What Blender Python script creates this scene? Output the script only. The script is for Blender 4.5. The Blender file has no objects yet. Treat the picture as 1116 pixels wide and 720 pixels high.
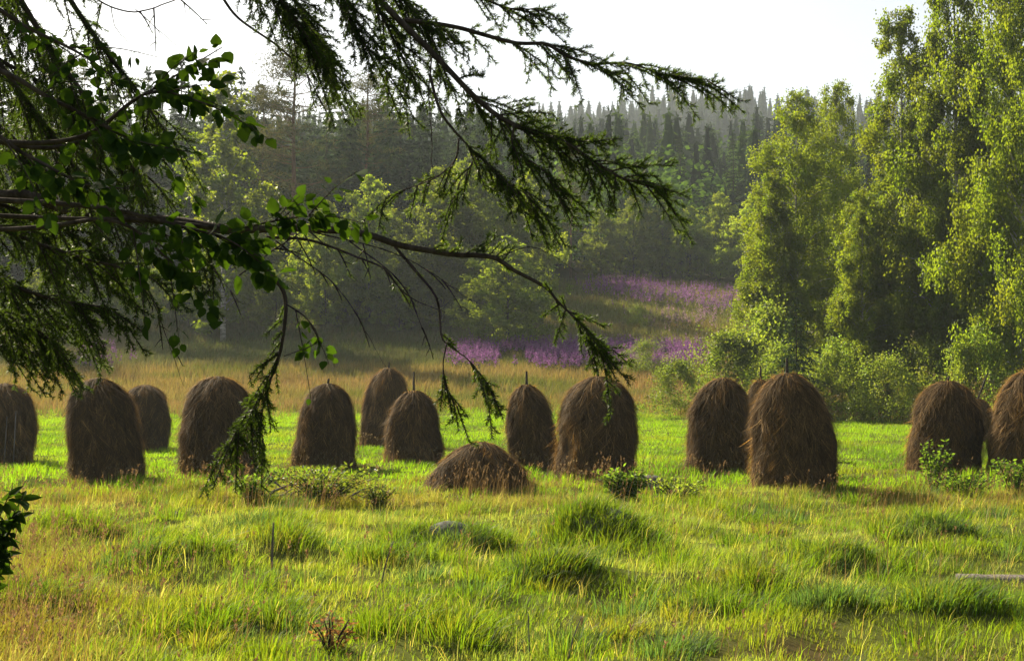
import bpy, math, numpy as np
from mathutils import Vector

R = np.random.default_rng(7)
F, CX, HY, HC = 1533.0, 558.0, 400.0, 2.4      # focal length in photo pixels, centre column, horizon row, eye height
scene = bpy.context.scene
col = scene.collection

def W(px, py, d):
    return np.array([(px - CX) / F * d, d, HC + (HY - py) / F * d])
def X(px, d):
    return (px - CX) / F * d

# ------------------------------------------------------------------ noise / ground
def _h(ix, iy, s):
    n = (ix.astype(np.int64) * 374761393 + iy.astype(np.int64) * 668265263 + s * 982451653) & 0xffffffff
    n = ((n ^ (n >> 13)) * 1274126177) & 0xffffffff
    n = n ^ (n >> 16)
    return (n & 0xffff) / 65535.0
def vnoise(x, y, s=0):
    x = np.asarray(x, float); y = np.asarray(y, float)
    ix = np.floor(x); iy = np.floor(y); fx = x - ix; fy = y - iy
    fx = fx * fx * (3 - 2 * fx); fy = fy * fy * (3 - 2 * fy)
    a = _h(ix, iy, s); b = _h(ix + 1, iy, s); c = _h(ix, iy + 1, s); d = _h(ix + 1, iy + 1, s)
    return (a * (1 - fx) + b * fx) * (1 - fy) + (c * (1 - fx) + d * fx) * fy
def fbm(x, y, s=0, o=3):
    v = 0; a = .5; t = 0
    for i in range(o):
        v = v + a * vnoise(x * 2 ** i, y * 2 ** i, s + i * 17); t += a; a *= .5
    return v / t
def sstep(a, b, x):
    t = np.clip((np.asarray(x, float) - a) / (b - a), 0, 1)
    return t * t * (3 - 2 * t)
PY = [-60, 3, 9, 68, 80, 95, 110, 150, 200, 300, 420, 700, 900]
PZ = [.85, .85, 0, 0, .55, 2.2, 3.9, 11.7, 19, 37, 54, 108, 112]
MOUNDS = [  # px, D, radius x, radius y, height  (grassy hummocks of the foreground)
    (640, 18.9, .85, .6, .30), (300, 17.5, .8, .5, .26), (600, 15.6, .7, .45, .2),
    (180, 16.5, .8, .6, .2), (910, 17.0, .6, .45, .2), (480, 12.6, .8, .5, .2), (760, 14.0, .5, .4, .16),
    (900, 13.2, .7, .4, .16), (1040, 13.4, .6, .4, .18), (250, 13.2, .6, .5, .15), (95, 20, .8, .6, .2),
    (420, 16.8, .5, .4, .16), (830, 15.6, .5, .4, .16), (1000, 19.5, .8, .5, .18), (215, 24.5, 1.3, .6, .22), (40, 14, .6, .6, .2), (490, 19.0, .7, .5, .26), (655, 18.7, .8, .5, .22)]
BARE = [(862, 12.0, .5), (640, 13.3, .28), (1085, 16.0, .5), (800, 16.1, .4), (700, 12.5, .25), (965, 13.7, .3), (780, 13.9, .25), (1050, 14.6, .3), (660, 14.8, .3)]      # px, D, radius of trodden soil
def ground(x, y):
    x = np.asarray(x, float); y = np.asarray(y, float)
    z = np.interp(y, PY, PZ)
    near = 1 - sstep(26, 40, y)
    z = z + near * ((fbm(x * .55, y * .55, 3) - .5) * .30 + (fbm(x * 1.5, y * 1.5, 5, 2) - .5) * .20)
    z = z + (1 - near) * (1 - sstep(60, 90, y)) * (fbm(x * .3, y * .3, 4) - .5) * .16
    z = z + sstep(90, 170, y) * (fbm(x * .02, y * .02, 9) - .5) * 5 + sstep(300, 600, y) * (fbm(x * .006, y * .006, 8) - .5) * 34
    z = z + sstep(420, 700, y) * 7 * np.exp(-((x - 105) / 120.) ** 2)
    for px, d, rx, ry, hh in MOUNDS:
        z = z + hh * np.exp(-((x - X(px, d)) / rx) ** 2 - ((y - d) / ry) ** 2)
    return z

# ------------------------------------------------------------------ mesh helpers
def mesh(name, V, faces, tint=None):
    """faces: list of int arrays (n,3) or (n,4)"""
    me = bpy.data.meshes.new(name)
    V = np.ascontiguousarray(V, np.float32)
    faces = [np.asarray(f, np.int32) for f in faces if len(f)]
    me.vertices.add(len(V)); me.vertices.foreach_set('co', V.ravel())
    loops = np.concatenate([f.ravel() for f in faces])
    tot = np.concatenate([np.full(len(f), f.shape[1], np.int32) for f in faces])
    st = np.concatenate([[0], np.cumsum(tot)[:-1]]).astype(np.int32)
    me.loops.add(len(loops)); me.loops.foreach_set('vertex_index', loops)
    me.polygons.add(len(tot)); me.polygons.foreach_set('loop_start', st); me.polygons.foreach_set('loop_total', tot)
    me.update(calc_edges=True)
    if tint is not None:
        t = np.ones((len(V), 4), np.float32); t[:, :3] = tint
        at = me.attributes.new('tint', 'FLOAT_COLOR', 'POINT'); at.data.foreach_set('color', t.ravel())
    return me
class MB:
    def __init__(s): s.V = []; s.F = []; s.T = []; s.n = 0
    def add(s, V, faces, tint=(1, 1, 1)):
        V = np.asarray(V, float)
        s.V.append(V); s.T.append(np.broadcast_to(np.asarray(tint, float), (len(V), 3)))
        for f in faces:
            if len(f): s.F.append(np.asarray(f, np.int64) + s.n)
        s.n += len(V); return s
    def mesh(s, name): return mesh(name, np.concatenate(s.V), s.F, np.concatenate(s.T))
def link(name, me, mat=None, parent=None, smooth=False):
    o = bpy.data.objects.new(name, me); col.objects.link(o)
    if mat: me.materials.append(mat)
    if parent: o.parent = parent
    if smooth: me.shade_smooth()
    return o
def tag(o, label=None, cat=None, group=None, kind=None):
    if label: o['label'] = label
    if cat: o['category'] = cat
    if group: o['group'] = group
    if kind: o['kind'] = kind
    return o
def empty(name, loc, rz=0, sc=(1, 1, 1)):
    o = bpy.data.objects.new(name, None); col.objects.link(o); o.location = [float(v) for v in loc]
    o.rotation_euler = (0, 0, rz); o.scale = sc; o.empty_display_size = .3
    return o
def copy_tree(o, parent=None):
    kids = list(o.children)
    c = o.copy(); col.objects.link(c)
    if parent: c.parent = parent
    for k in kids: copy_tree(k, c)
    return c
def nrm(v): return v / (np.linalg.norm(v, axis=-1, keepdims=True) + 1e-9)
def runit(n, rng=R): return nrm(rng.normal(size=(n, 3)))
def cards(P, A, L, Wd, rng=R, S=None, mid=.45):
    """diamond leaves: base P, axis A"""
    n = len(P); L = np.broadcast_to(L, (n,))[:, None]; Wd = np.broadcast_to(Wd, (n,))[:, None]
    if S is None: S = nrm(np.cross(A, runit(n, rng)))
    V = np.empty((n, 4, 3)); V[:, 0] = P; V[:, 2] = P + A * L
    m = P + A * L * mid; V[:, 1] = m + S * Wd / 2; V[:, 3] = m - S * Wd / 2
    return V.reshape(-1, 3), np.arange(4 * n).reshape(n, 4)
def tube(pts, rad, k=7):
    pts = np.asarray(pts, float); n = len(pts); rad = np.broadcast_to(rad, (n,))
    T = nrm(np.gradient(pts, axis=0)); ref = np.array([.31, .2, .93])
    if abs(T[0] @ ref) > .9: ref = np.array([1., .1, 0])
    A = nrm(np.cross(T, ref)); B = np.cross(T, A); th = np.arange(k) / k * 2 * np.pi
    V = pts[:, None] + rad[:, None, None] * (np.cos(th)[None, :, None] * A[:, None] + np.sin(th)[None, :, None] * B[:, None])
    i = np.arange(n - 1)[:, None] * k; j = np.arange(k)[None]
    q = np.stack([i + j, i + (j + 1) % k, i + k + (j + 1) % k, i + k + j], -1).reshape(-1, 4)
    V = V.reshape(-1, 3); V = np.vstack([V, pts[:1], pts[-1:]]); a = n * k; jj = np.arange(k)
    t = np.vstack([np.stack([np.full(k, a), (jj + 1) % k, jj], -1), np.stack([np.full(k, a + 1), (n - 1) * k + jj, (n - 1) * k + (jj + 1) % k], -1)])
    return V, [q, t]
def ribbons(P, width, tint, S):
    """P (n,m,3) centre lines, tapering ribbons with pointed tip"""
    n, m, _ = P.shape; w = np.linspace(1, .0, m) ** .6
    width = np.broadcast_to(width, (n,))
    V = np.empty((n, 2 * m - 1, 3))
    for j in range(m - 1):
        o = S * (width[:, None] * w[j] / 2)
        V[:, 2 * j] = P[:, j] - o; V[:, 2 * j + 1] = P[:, j] + o
    V[:, -1] = P[:, -1]
    b = np.arange(n)[:, None] * (2 * m - 1)
    q = [np.concatenate([b + 2 * j, b + 2 * j + 1, b + 2 * j + 3, b + 2 * j + 2], 1) for j in range(m - 2)]
    t = np.concatenate([b + 2 * m - 4, b + 2 * m - 3, b + 2 * m - 2], 1)
    return V.reshape(-1, 3), [np.concatenate(q) if q else np.zeros((0, 4), int), t], np.repeat(np.broadcast_to(tint, (n, 3)), 2 * m - 1, 0)
def smooth_line(pts, n):
    """Catmull-Rom through pts"""
    p = np.asarray(pts, float); p = np.vstack([2 * p[0] - p[1], p, 2 * p[-1] - p[-2]]); k = len(p) - 3
    u = np.linspace(0, k - 1e-6, n); i = u.astype(int); t = (u - i)[:, None]
    a, b, c, d = p[i], p[i + 1], p[i + 2], p[i + 3]
    return .5 * (2 * b + (c - a) * t + (2 * a - 5 * b + 4 * c - d) * t ** 2 + (3 * b - a - 3 * c + d) * t ** 3)

# ------------------------------------------------------------------ materials
def leafmat(name, base, trans, fac=.5, spec=.25, rough=.5, vary=.25):
    m = bpy.data.materials.new(name); m.use_nodes = True; nt = m.node_tree; N = nt.nodes; N.clear(); Lk = nt.links.new
    out = N.new('ShaderNodeOutputMaterial'); mix = N.new('ShaderNodeMixShader'); mix.inputs[0].default_value = fac
    bs = N.new('ShaderNodeBsdfPrincipled'); bs.inputs['Roughness'].default_value = rough; bs.inputs['Specular IOR Level'].default_value = spec
    tr = N.new('ShaderNodeBsdfTranslucent'); at = N.new('ShaderNodeAttribute'); at.attribute_name = 'tint'
    oi = N.new('ShaderNodeObjectInfo'); mr = N.new('ShaderNodeMapRange'); mr.inputs[3].default_value = 1 - vary; mr.inputs[4].default_value = 1 + vary
    Lk(oi.outputs['Random'], mr.inputs[0])
    for c, tgt in ((base, bs.inputs['Base Color']), (trans, tr.inputs['Color'])):
        a = N.new('ShaderNodeMix'); a.data_type = 'RGBA'; a.blend_type = 'MULTIPLY'; a.inputs[0].default_value = 1
        a.inputs[6].default_value = (*c, 1); Lk(at.outputs['Color'], a.inputs[7])
        b = N.new('ShaderNodeVectorMath'); b.operation = 'SCALE'; Lk(a.outputs[2], b.inputs[0]); Lk(mr.outputs[0], b.inputs['Scale'])
        Lk(b.outputs[0], tgt)
    Lk(bs.outputs[0], mix.inputs[1]); Lk(tr.outputs[0], mix.inputs[2]); Lk(mix.outputs[0], out.inputs[0])
    return m
def noisemat(name, c1, c2, scale=(1, 1, 1), detail=6, rough=.9, bump=.3, usetint=False, spec=.06, nscale=8):
    m = bpy.data.materials.new(name); m.use_nodes = True; nt = m.node_tree; N = nt.nodes; Lk = nt.links.new
    bs = N['Principled BSDF']; bs.inputs['Roughness'].default_value = rough; bs.inputs['Specular IOR Level'].default_value = spec
    tc = N.new('ShaderNodeTexCoord'); mp = N.new('ShaderNodeMapping'); mp.inputs['Scale'].default_value = scale
    nz = N.new('ShaderNodeTexNoise'); nz.inputs['Scale'].default_value = nscale; nz.inputs['Detail'].default_value = detail; nz.inputs['Roughness'].default_value = .65
    rp = N.new('ShaderNodeValToRGB'); rp.color_ramp.elements[0].position = .32; rp.color_ramp.elements[1].position = .7
    rp.color_ramp.elements[0].color = (*c1, 1); rp.color_ramp.elements[1].color = (*c2, 1)
    Lk(tc.outputs['Object'], mp.inputs[0]); Lk(mp.outputs[0], nz.inputs['Vector']); Lk(nz.outputs[0], rp.inputs[0])
    src = rp.outputs[0]
    if usetint:
        at = N.new('ShaderNodeAttribute'); at.attribute_name = 'tint'
        a = N.new('ShaderNodeMix'); a.data_type = 'RGBA'; a.blend_type = 'MULTIPLY'; a.inputs[0].default_value = 1
        Lk(src, a.inputs[6]); Lk(at.outputs['Color'], a.inputs[7]); src = a.outputs[2]
    Lk(src, bs.inputs['Base Color'])
    bp = N.new('ShaderNodeBump'); bp.inputs['Strength'].default_value = bump; bp.inputs['Distance'].default_value = .03
    Lk(nz.outputs[0], bp.inputs['Height']); Lk(bp.outputs[0], bs.inputs['Normal'])
    return m
M = dict(
    soil=noisemat('soil', (.9, .9, .9), (1.1, 1.1, 1.1), usetint=True, nscale=3, spec=0, rough=1),
    grass=leafmat('grass_blade', (1, 1, 1), (2.2, 2.28, .8), .55, .10, .5, 0),
    dry=leafmat('dry_grass', (1, 1, 1), (1.1, 1.0, .8), .45, .1, .7, 0),
    flower=leafmat('fireweed_flower', (1, 1, 1), (1, 1, 1), .45, .1, .7, 0),
    birch=leafmat('birch_leaf', (.055, .085, .011), (.27, .345, .010), .54, .12, .5, .10),
    willow=leafmat('willow_leaf', (.055, .085, .020), (.27, .35, .026), .5, .15, .5, .2),
    decid=leafmat('broad_leaf', (.045, .072, .012), (.34, .43, .02), .55, .05, .6, .35),
    spruce=leafmat('spruce_needle', (.018, .032, .016), (.04, .065, .012), .25, .0, .8, .3),
    pine=leafmat('pine_needle', (.042, .046, .018), (.11, .108, .022), .3, .0, .8, .2),
    fneedle=leafmat('near_spruce_needle', (.014, .03, .009), (.095, .155, .010), .42, .12, .5, .1),
    aspen=leafmat('near_leaf', (.014, .032, .008), (.06, .12, .005), .42, .02, .7, .1),
    weed=leafmat('weed_leaf', (.05, .10, .015), (.20, .32, .02), .5, .06, .55, .15),
    bark=noisemat('bark', (.016, .013, .010), (.07, .057, .045), (1, 1, .25), nscale=30),
    pinebark=noisemat('pine_bark', (.10, .055, .03), (.2, .11, .06), (1, 1, .3), nscale=6),
    birchbark=noisemat('birch_bark', (.06, .055, .05), (.55, .53, .48), (1, 1, 3), nscale=3),
    hay=noisemat('hay', (.045, .029, .016), (.15, .098, .048), (1, 1, .12), usetint=True, nscale=22, bump=.9),
    straw=leafmat('hay_straw', (1, 1, 1), (1.95, 1.6, .85), .45, .05, .7, .12),
    wood=noisemat('weathered_wood', (.06, .05, .045), (.2, .18, .155), (1, 1, .15), nscale=25),
    rock=noisemat('rock', (.04, .045, .035), (.17, .17, .15), nscale=9, bump=.6),
)

# ------------------------------------------------------------------ world, sun, camera
AZ, EL = math.radians(-38), math.radians(35)
w = bpy.data.worlds.new('World'); scene.world = w; w.use_nodes = True
bg = w.node_tree.nodes['Background']; sk = w.node_tree.nodes.new('ShaderNodeTexSky'); sk.sky_type = 'NISHITA'
sk.sun_disc = False; sk.sun_elevation = EL; sk.sun_rotation = AZ % (2 * math.pi); sk.dust_density = 2.6; sk.air_density = 1.0
hs = w.node_tree.nodes.new('ShaderNodeHueSaturation'); hs.inputs['Saturation'].default_value = .5
w.node_tree.links.new(sk.outputs[0], hs.inputs['Color']); w.node_tree.links.new(hs.outputs[0], bg.inputs[0]); bg.inputs[1].default_value = .055
sun = bpy.data.lights.new('sun', 'SUN'); sun.energy = 5; sun.angle = math.radians(.5); sun.color = (1, .87, .64)
so = bpy.data.objects.new('sun', sun); col.objects.link(so)
sd = Vector((math.sin(AZ) * math.cos(EL), math.cos(AZ) * math.cos(EL), math.sin(EL)))
so.rotation_euler = sd.to_track_quat('Z', 'Y').to_euler(); so.location = (-30, 60, 60)
cam = bpy.data.cameras.new('camera'); co = bpy.data.objects.new('camera', cam); col.objects.link(co)
cam.sensor_width = 36; cam.lens = 36 * F / 1116; cam.clip_end = 5000; cam.clip_start = .05
co.location = (0, 0, HC); co.rotation_euler = (math.radians(90) + math.atan(40 / F), 0, 0); scene.camera = co
scene.view_settings.view_transform = 'Standard'; scene.view_settings.look = 'None'
scene.view_settings.exposure = 1.58; scene.view_settings.gamma = 1
cy = scene.cycles
cy.max_bounces = 6; cy.diffuse_bounces = 3; cy.glossy_bounces = 2; cy.transmission_bounces = 4; cy.volume_bounces = 1
cy.use_denoising = True; cy.denoiser = 'OPENIMAGEDENOISE'; cy.sample_clamp_indirect = 6
scene.render.engine = 'CYCLES'

# ------------------------------------------------------------------ ground
def axis(parts):
    v = [np.arange(a, b, s) for a, b, s in parts]; return np.concatenate(v)
gy = axis([(-50, 6, 2), (6, 42, .25), (42, 110, 1.2), (110, 300, 4), (300, 901, 12)])
gxp = axis([(0, 14, .28), (14, 50, 1.2), (50, 160, 5), (160, 701, 20)])
gx = np.concatenate([-gxp[:0:-1], gxp])
GX, GY = np.meshgrid(gx, gy); GZ = ground(GX, GY)
V = np.stack([GX, GY, GZ], -1).reshape(-1, 3); nx = len(gx); ny = len(gy)
i = np.arange(ny - 1)[:, None] * nx; j = np.arange(nx - 1)[None]
q = np.stack([i + j, i + j + 1, i + nx + j + 1, i + nx + j], -1).reshape(-1, 4)
xx, yy = V[:, 0], V[:, 1]
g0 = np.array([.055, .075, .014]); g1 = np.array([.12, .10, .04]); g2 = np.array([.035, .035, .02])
a = fbm(xx * .5, yy * .5, 21)[:, None]
tn = g0 * (1 - a * .5) + g1 * a * .5
far = sstep(66, 80, yy)[:, None]; tn = tn * (1 - far) + g1 * far
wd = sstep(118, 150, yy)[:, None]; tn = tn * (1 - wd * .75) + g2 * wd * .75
dirt = sum(np.exp(-((xx - X(p_, d_)) / r_) ** 2 - ((yy - d_) / (r_ * 1.0)) ** 2) for p_, d_, r_ in BARE).clip(0, 1)[:, None]
tn = tn * (1 - dirt) + np.array([.055, .038, .02]) * dirt
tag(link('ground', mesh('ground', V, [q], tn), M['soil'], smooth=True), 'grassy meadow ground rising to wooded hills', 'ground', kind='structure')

# ------------------------------------------------------------------ haystacks
# left px, right px, top px, base px, profile power, flare, pole px length, label
HS = [
 (-34, 40, 417, 507, 3.2, .05, 0, 'haystack cut by the left edge with bare sticks showing through its face'),
 (75, 160, 411, 527, 3.4, .22, 0, 'broad round-topped haystack second from left with brown seed heads at its foot'),
 (117, 181, 419, 491, 3.0, .05, 0, 'small haystack mostly hidden behind the broad round-topped second one'),
 (197, 292, 409, 521, 2.6, .12, 0, 'wide haystack with a hanging spruce spray across its right half'),
 (319, 391, 416, 512, 2.7, .15, 5, 'narrow haystack with a small pointed cap standing behind the brush heap'),
 (391, 443, 400, 487, 3.2, -.06, 6, 'upright haystack farther back with a flat sloping top and straight sides'),
 (418, 481, 424, 505, 2.3, .20, 20, 'conical haystack overlapping the upright one behind it and showing a bare pole'),
 (557, 611, 417, 515, 2.6, -.04, 14, 'slim haystack with a short thin pole left beside the big golden-edged one'),
 (604, 700, 408, 527, 3.4, .02, 9, 'big haystack with ragged golden left edge under the tip of the spruce branch'),
 (747, 815, 411, 516, 3.1, .0, 0, 'smooth egg-shaped haystack without pole left of the tallest one'),
 (812, 846, 412, 500, 3.0, .0, 14, 'haystack mostly hidden behind the tallest one with only its top corner visible'),
 (818, 910, 404, 537, 2.9, .04, 16, 'tallest bullet-shaped haystack with a dark pole rising from its point'),
 (988, 1064, 413, 517, 3.2, .04, 4, 'reddish haystack with a green sapling growing in front of it'),
 (1046, 1080, 434, 482, 2.6, .0, 28, 'small far haystack with a leaning pole between the two right-hand stacks'),
 (1078, 1158, 402, 522, 3.0, .05, 0, 'haystack cut off by the right edge of the view'),
]
FOOT = []
def straw_cover(n, R0, H, p, fl, rng, ph, seedv):
    """hay combed down in tangled wisps: straws of one wisp share direction and lift"""
    nw = n // 11; wi = rng.integers(0, nw, n); wth = rng.uniform(0, 2 * np.pi, nw); wt = rng.uniform(.05, 1, nw) ** .8
    wd = rng.normal(0, .17, nw); wl = np.abs(rng.normal(0, .05, nw)) + .12 * (rng.random(nw) < .10); wc = rng.uniform(.45, 1.35, nw); wo = rng.normal(.015, .025, nw)
    th = wth[wi] + rng.normal(0, .045, n); t0 = np.clip(wt[wi] + rng.normal(0, .03, n), .02, 1)
    ln = rng.uniform(.10, .36, n) / H; m = 4; P = np.empty((n, m, 3))
    dth = wd[wi] + rng.normal(0, .09, n); out = wo[wi] + rng.normal(0, .012, n); lift = wl[wi] * rng.uniform(.5, 1.4, n) + .08 * (rng.random(n) < .07)
    for k in range(m):
        u = k / (m - 1); t = np.clip(t0 - ln * u, .0, .995); tt = th + dth * u
        r = hay_r(t, tt, R0, p, fl, ph) + out + lift * u ** 1.5
        P[:, k] = np.stack([r * np.cos(tt), r * np.sin(tt), t * H - .02 * u], -1)
    S = np.stack([-np.sin(th), np.cos(th), rng.normal(0, .3, n)], -1)
    b = (wc[wi] * rng.uniform(.4, 1.3, n))[:, None] * np.array([.16, .108, .052])
    g = rng.random(n)[:, None] < .13
    b = np.where(g, b * np.array([2.0, 1.9, 1.5]), b)
    return ribbons(P, rng.uniform(.008, .019, n), b, nrm(S))
def hay_r(t, th, R0, p, fl, ph):
    base = (1 - np.clip(t, 0, 1) ** (p * 1.55)) ** .62
    r = R0 * base * (1 + .7 * fl * (1 - t) ** 1.6)
    r = r * (1 + .05 * np.sin(2 * th + ph * 2 + 2.5 * t) + .04 * np.sin(3 * th + ph + 3 * t) + .03 * np.sin(5 * th + 2 * ph + 4 * t) + .02 * np.sin(9 * th + 7 * t + ph) + .02 * np.sin(6 * t * 2 + th + ph * 3))
    r = r + (fbm(np.cos(th) * 1.5 + 5 + ph, np.sin(th) * 1.5 + t * 3 + ph * 9, 90) - .5) * .34 * R0 * np.sqrt(np.clip(1 - t, 0, 1))
    return np.maximum(r, .001)
for idx, (x0, x1, yt, yb, p, fl, pole, lab) in enumerate(HS):
    D = F * HC / (yb - HY - 2); cx = (x0 + x1) / 2; Rr = (x1 - x0) / 2 / F * D / (1 + max(fl, 0) * .5) * .90
    H = (yb - yt) / F * D; wx = X(cx, D); gz = float(ground(wx, D)); H -= gz
    if pole > 3: H -= .02
    rng = np.random.default_rng(100 + idx); ph = rng.uniform(0, 6)
    FOOT.append((wx, D, Rr * 1.05))
    root = empty('haystack', (wx, D, gz - .05)); tag(root, lab, 'haystack', 'haystacks standing in rows on the mown meadow')
    nr, nt_ = 40, 72; tt = np.linspace(0, 1, nr) ** .85; tt[-1] = .9995
    th = np.arange(nt_) / nt_ * 2 * np.pi; T, TH = np.meshgrid(tt, th, indexing='ij')
    rr = hay_r(T, TH, Rr, p, fl, ph) + (vnoise(TH * 14, T * 2.5, idx + 40) - .5) * .05 * (1 - T ** 6)
    tilt = rng.normal(0, .055, 2)
    Vb = np.stack([rr * np.cos(TH) + tilt[0] * T * H, rr * np.sin(TH) + tilt[1] * T * H, T * H], -1).reshape(-1, 3)
    ii = np.arange(nr - 1)[:, None] * nt_; jj = np.arange(nt_)[None]
    qq = np.stack([ii + jj, ii + (jj + 1) % nt_, ii + nt_ + (jj + 1) % nt_, ii + nt_ + jj], -1).reshape(-1, 4)
    mb = MB(); mb.add(Vb, [qq], (1, 1, 1))
    link('hay_body', mb.mesh('hay_body'), M['hay'], root)
    Vs, Fs, Ts = straw_cover(17000, Rr, H, p, fl, rng, ph, idx)
    Vs = Vs.copy(); Vs[:, 0] += tilt[0] * Vs[:, 2]; Vs[:, 1] += tilt[1] * Vs[:, 2]
    # loose straws fringing the foot
    n = 1100; a_ = rng.uniform(0, 2 * np.pi, n); r_ = Rr * (1 + fl) * rng.uniform(.9, 1.5, n)
    P = np.stack([r_ * np.cos(a_), r_ * np.sin(a_), rng.uniform(.0, .12, n)], -1); d_ = nrm(np.stack([np.cos(a_ + rng.normal(0, 1, n)), np.sin(a_ + rng.normal(0, 1, n)), rng.normal(-.1, .3, n)], -1))
    P2 = np.stack([P, P + d_ * .15, P + d_ * .3 + [0, 0, -.04]], 1)
    v2, f2, t2 = ribbons(P2, .012, rng.uniform(.5, 1.2, (n, 1)) * np.array([.17, .11, .05]), nrm(np.cross(d_, [0, 0, 1.])))
    mb = MB(); mb.add(Vs, Fs, Ts); mb.add(v2, f2, t2)
    n = 130; a_ = rng.uniform(0, 2 * np.pi, n); r_ = Rr * .28 * rng.random(n)      # ragged tuft on the crown
    P = np.stack([r_ * np.cos(a_) + tilt[0] * H, r_ * np.sin(a_) + tilt[1] * H, H - .10 - .12 * rng.random(n)], -1); d_ = nrm(np.stack([np.cos(a_), np.sin(a_), rng.uniform(.1, 1.3, n)], -1) + rng.normal(0, .35, (n, 3))); L_ = rng.uniform(.12, .30, (n, 1))
    v3, f3, t3 = ribbons(np.stack([P, P + d_ * L_ * .6, P + d_ * L_ + [0, 0, -.05]], 1), .011, rng.uniform(.5, 1.3, (n, 1)) * np.array([.17, .12, .06]), nrm(np.cross(d_, [.3, 1., .1]))); mb.add(v3, f3, t3)
    link('straw_thatch', mb.mesh('straw_thatch'), M['straw'], root)
    if pole > 0:
        ph_ = pole / F * D; lean = (.10 if idx == 13 else rng.normal(0, .02))
        off = np.array([tilt[0] * H, tilt[1] * H, 0])
        Vp, Fp = tube([off + (0, 0, H - .5), off + (lean * .3, 0, H), off + (lean * 1.0 + (.25 if idx == 13 else 0), 0, H + ph_)], [.035, .032, .022])
        mb = MB(); mb.add(Vp, Fp); link('pole', mb.mesh('pole'), M['bark'], root)
    if idx == 0:
        for k in range(4):
            xk = (-.1 + .22 * k); Vp, Fp = tube([(xk, -Rr * 1.02 - .03, 0), (xk + .03, -Rr * 1.0 - .05, .55), (xk + .05, -Rr * .93 - .06, 1.0 + .12 * k)], [.02, .018, .012])
            mb = MB(); mb.add(Vp, Fp); link('stick', mb.mesh('stick'), M['wood'], root)
# collapsed low heap
D = F * HC / (536 - HY - 2); wx = X(517, D); gz = float(ground(wx, D)); rng = np.random.default_rng(55)
FOOT.append((wx, D, .75))
root = empty('hay_heap', (wx, D, gz - .05)); tag(root, 'low collapsed heap of brown hay lying in front of the standing haystacks', 'hay heap')
Rr, H, p, fl = .74, .95, 1.25, .25
nr, nt_ = 26, 72; tt = np.linspace(0, 1, nr); tt[-1] = .9995; T, TH = np.meshgrid(tt, np.arange(nt_) / nt_ * 2 * np.pi, indexing='ij')
rr = hay_r(T, TH, Rr, p, fl, 1.) + (fbm(TH * 4, T * 3, 77) - .5) * .25 * (1 - T ** 5)
Vb = np.stack([rr * np.cos(TH) * 1.12 + .12 * T, rr * np.sin(TH), T * H], -1).reshape(-1, 3)
ii = np.arange(nr - 1)[:, None] * nt_; jj = np.arange(nt_)[None]
qq = np.stack([ii + jj, ii + (jj + 1) % nt_, ii + nt_ + (jj + 1) % nt_, ii + nt_ + jj], -1).reshape(-1, 4)
mb = MB(); mb.add(Vb, [qq]); link('hay_body', mb.mesh('hay_body'), M['hay'], root)
Vs, Fs, Ts = straw_cover(7000, Rr, H, p, fl, rng, 1., 3); Vs[:, 0] = Vs[:, 0] * 1.12 + .12 * Vs[:, 2]
Vs += (rng.normal(0, .012, (len(Vs) // 7, 1, 3)).repeat(7, 1)).reshape(-1, 3)
mb = MB(); mb.add(Vs, Fs, Ts * .9); link('straw_thatch', mb.mesh('straw_thatch'), M['straw'], root)

# ------------------------------------------------------------------ grass
def tuft_blades(tx, ty, nb, hgt, spread, width, tint, rng, lean=.35, wind=.18):
    """tx,ty tuft centres; hgt,(n) ; tint (n,3)"""
    n = len(tx); idx_ = np.repeat(np.arange(n), nb); N = len(idx_)
    a = rng.uniform(0, 2 * np.pi, N); r = spread * np.sqrt(rng.random(N))
    bx = tx[idx_] + r * np.cos(a); by = ty[idx_] + r * np.sin(a); bz = ground(bx, by) - .02
    h = hgt[idx_] * rng.uniform(.45, 1.15, N)
    ln = np.abs(rng.normal(0, lean, N)) + .1; dx = np.cos(a) * ln + wind + rng.normal(0, .12, N); dy = np.sin(a) * ln + rng.normal(0, .12, N)
    P = np.empty((N, 3, 3)); P[:, 0] = np.stack([bx, by, bz], -1)
    P[:, 1] = P[:, 0] + np.stack([dx * h * .35, dy * h * .35, h * .6], -1)
    P[:, 2] = P[:, 0] + np.stack([dx * h, dy * h, h * (1 - .25 * ln)], -1)
    fa = rng.uniform(0, np.pi, N); S = np.stack([np.cos(fa), np.sin(fa), rng.normal(0, .2, N)], -1)
    c = tint[idx_] * rng.uniform(.7, 1.3, (N, 1)) * (1 + rng.normal(0, .08, (N, 3)))
    return ribbons(P, width * rng.uniform(.7, 1.3, N), np.clip(c, .003, 1), nrm(S))
def scatter(d0, d1, dens, rng, half=.43, pad=1.0):
    """random points in the wedge in front of the camera"""
    area = half * (d1 ** 2 - d0 ** 2) + 2 * pad * (d1 - d0); n = int(area * dens)
    u = rng.random(n * 2); d = d0 + (d1 - d0) * u
    keep = rng.random(len(d)) < (half * d + pad) / (half * d1 + pad); d = d[keep][:n]
    x = rng.uniform(-1, 1, len(d)) * (half * d + pad)
    return x, d
def bare(x, y):      # 1 on the trodden soil, 0 in the grass
    return sum(np.exp(-(((x - X(p_, d_)) / r_) ** 2 + ((y - d_ + .2) / (r_ * .9)) ** 2) ** 2) for p_, d_, r_ in BARE).clip(0, 1) * sstep(.30, .55, fbm(x * 3.2, y * 3.2, 91))
def clear(x, y, k=1.0):
    m = np.ones(len(x), bool)
    for fx, fy, fr in FOOT: m &= (x - fx) ** 2 + (y - fy) ** 2 > (fr * k) ** 2
    return m
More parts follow.
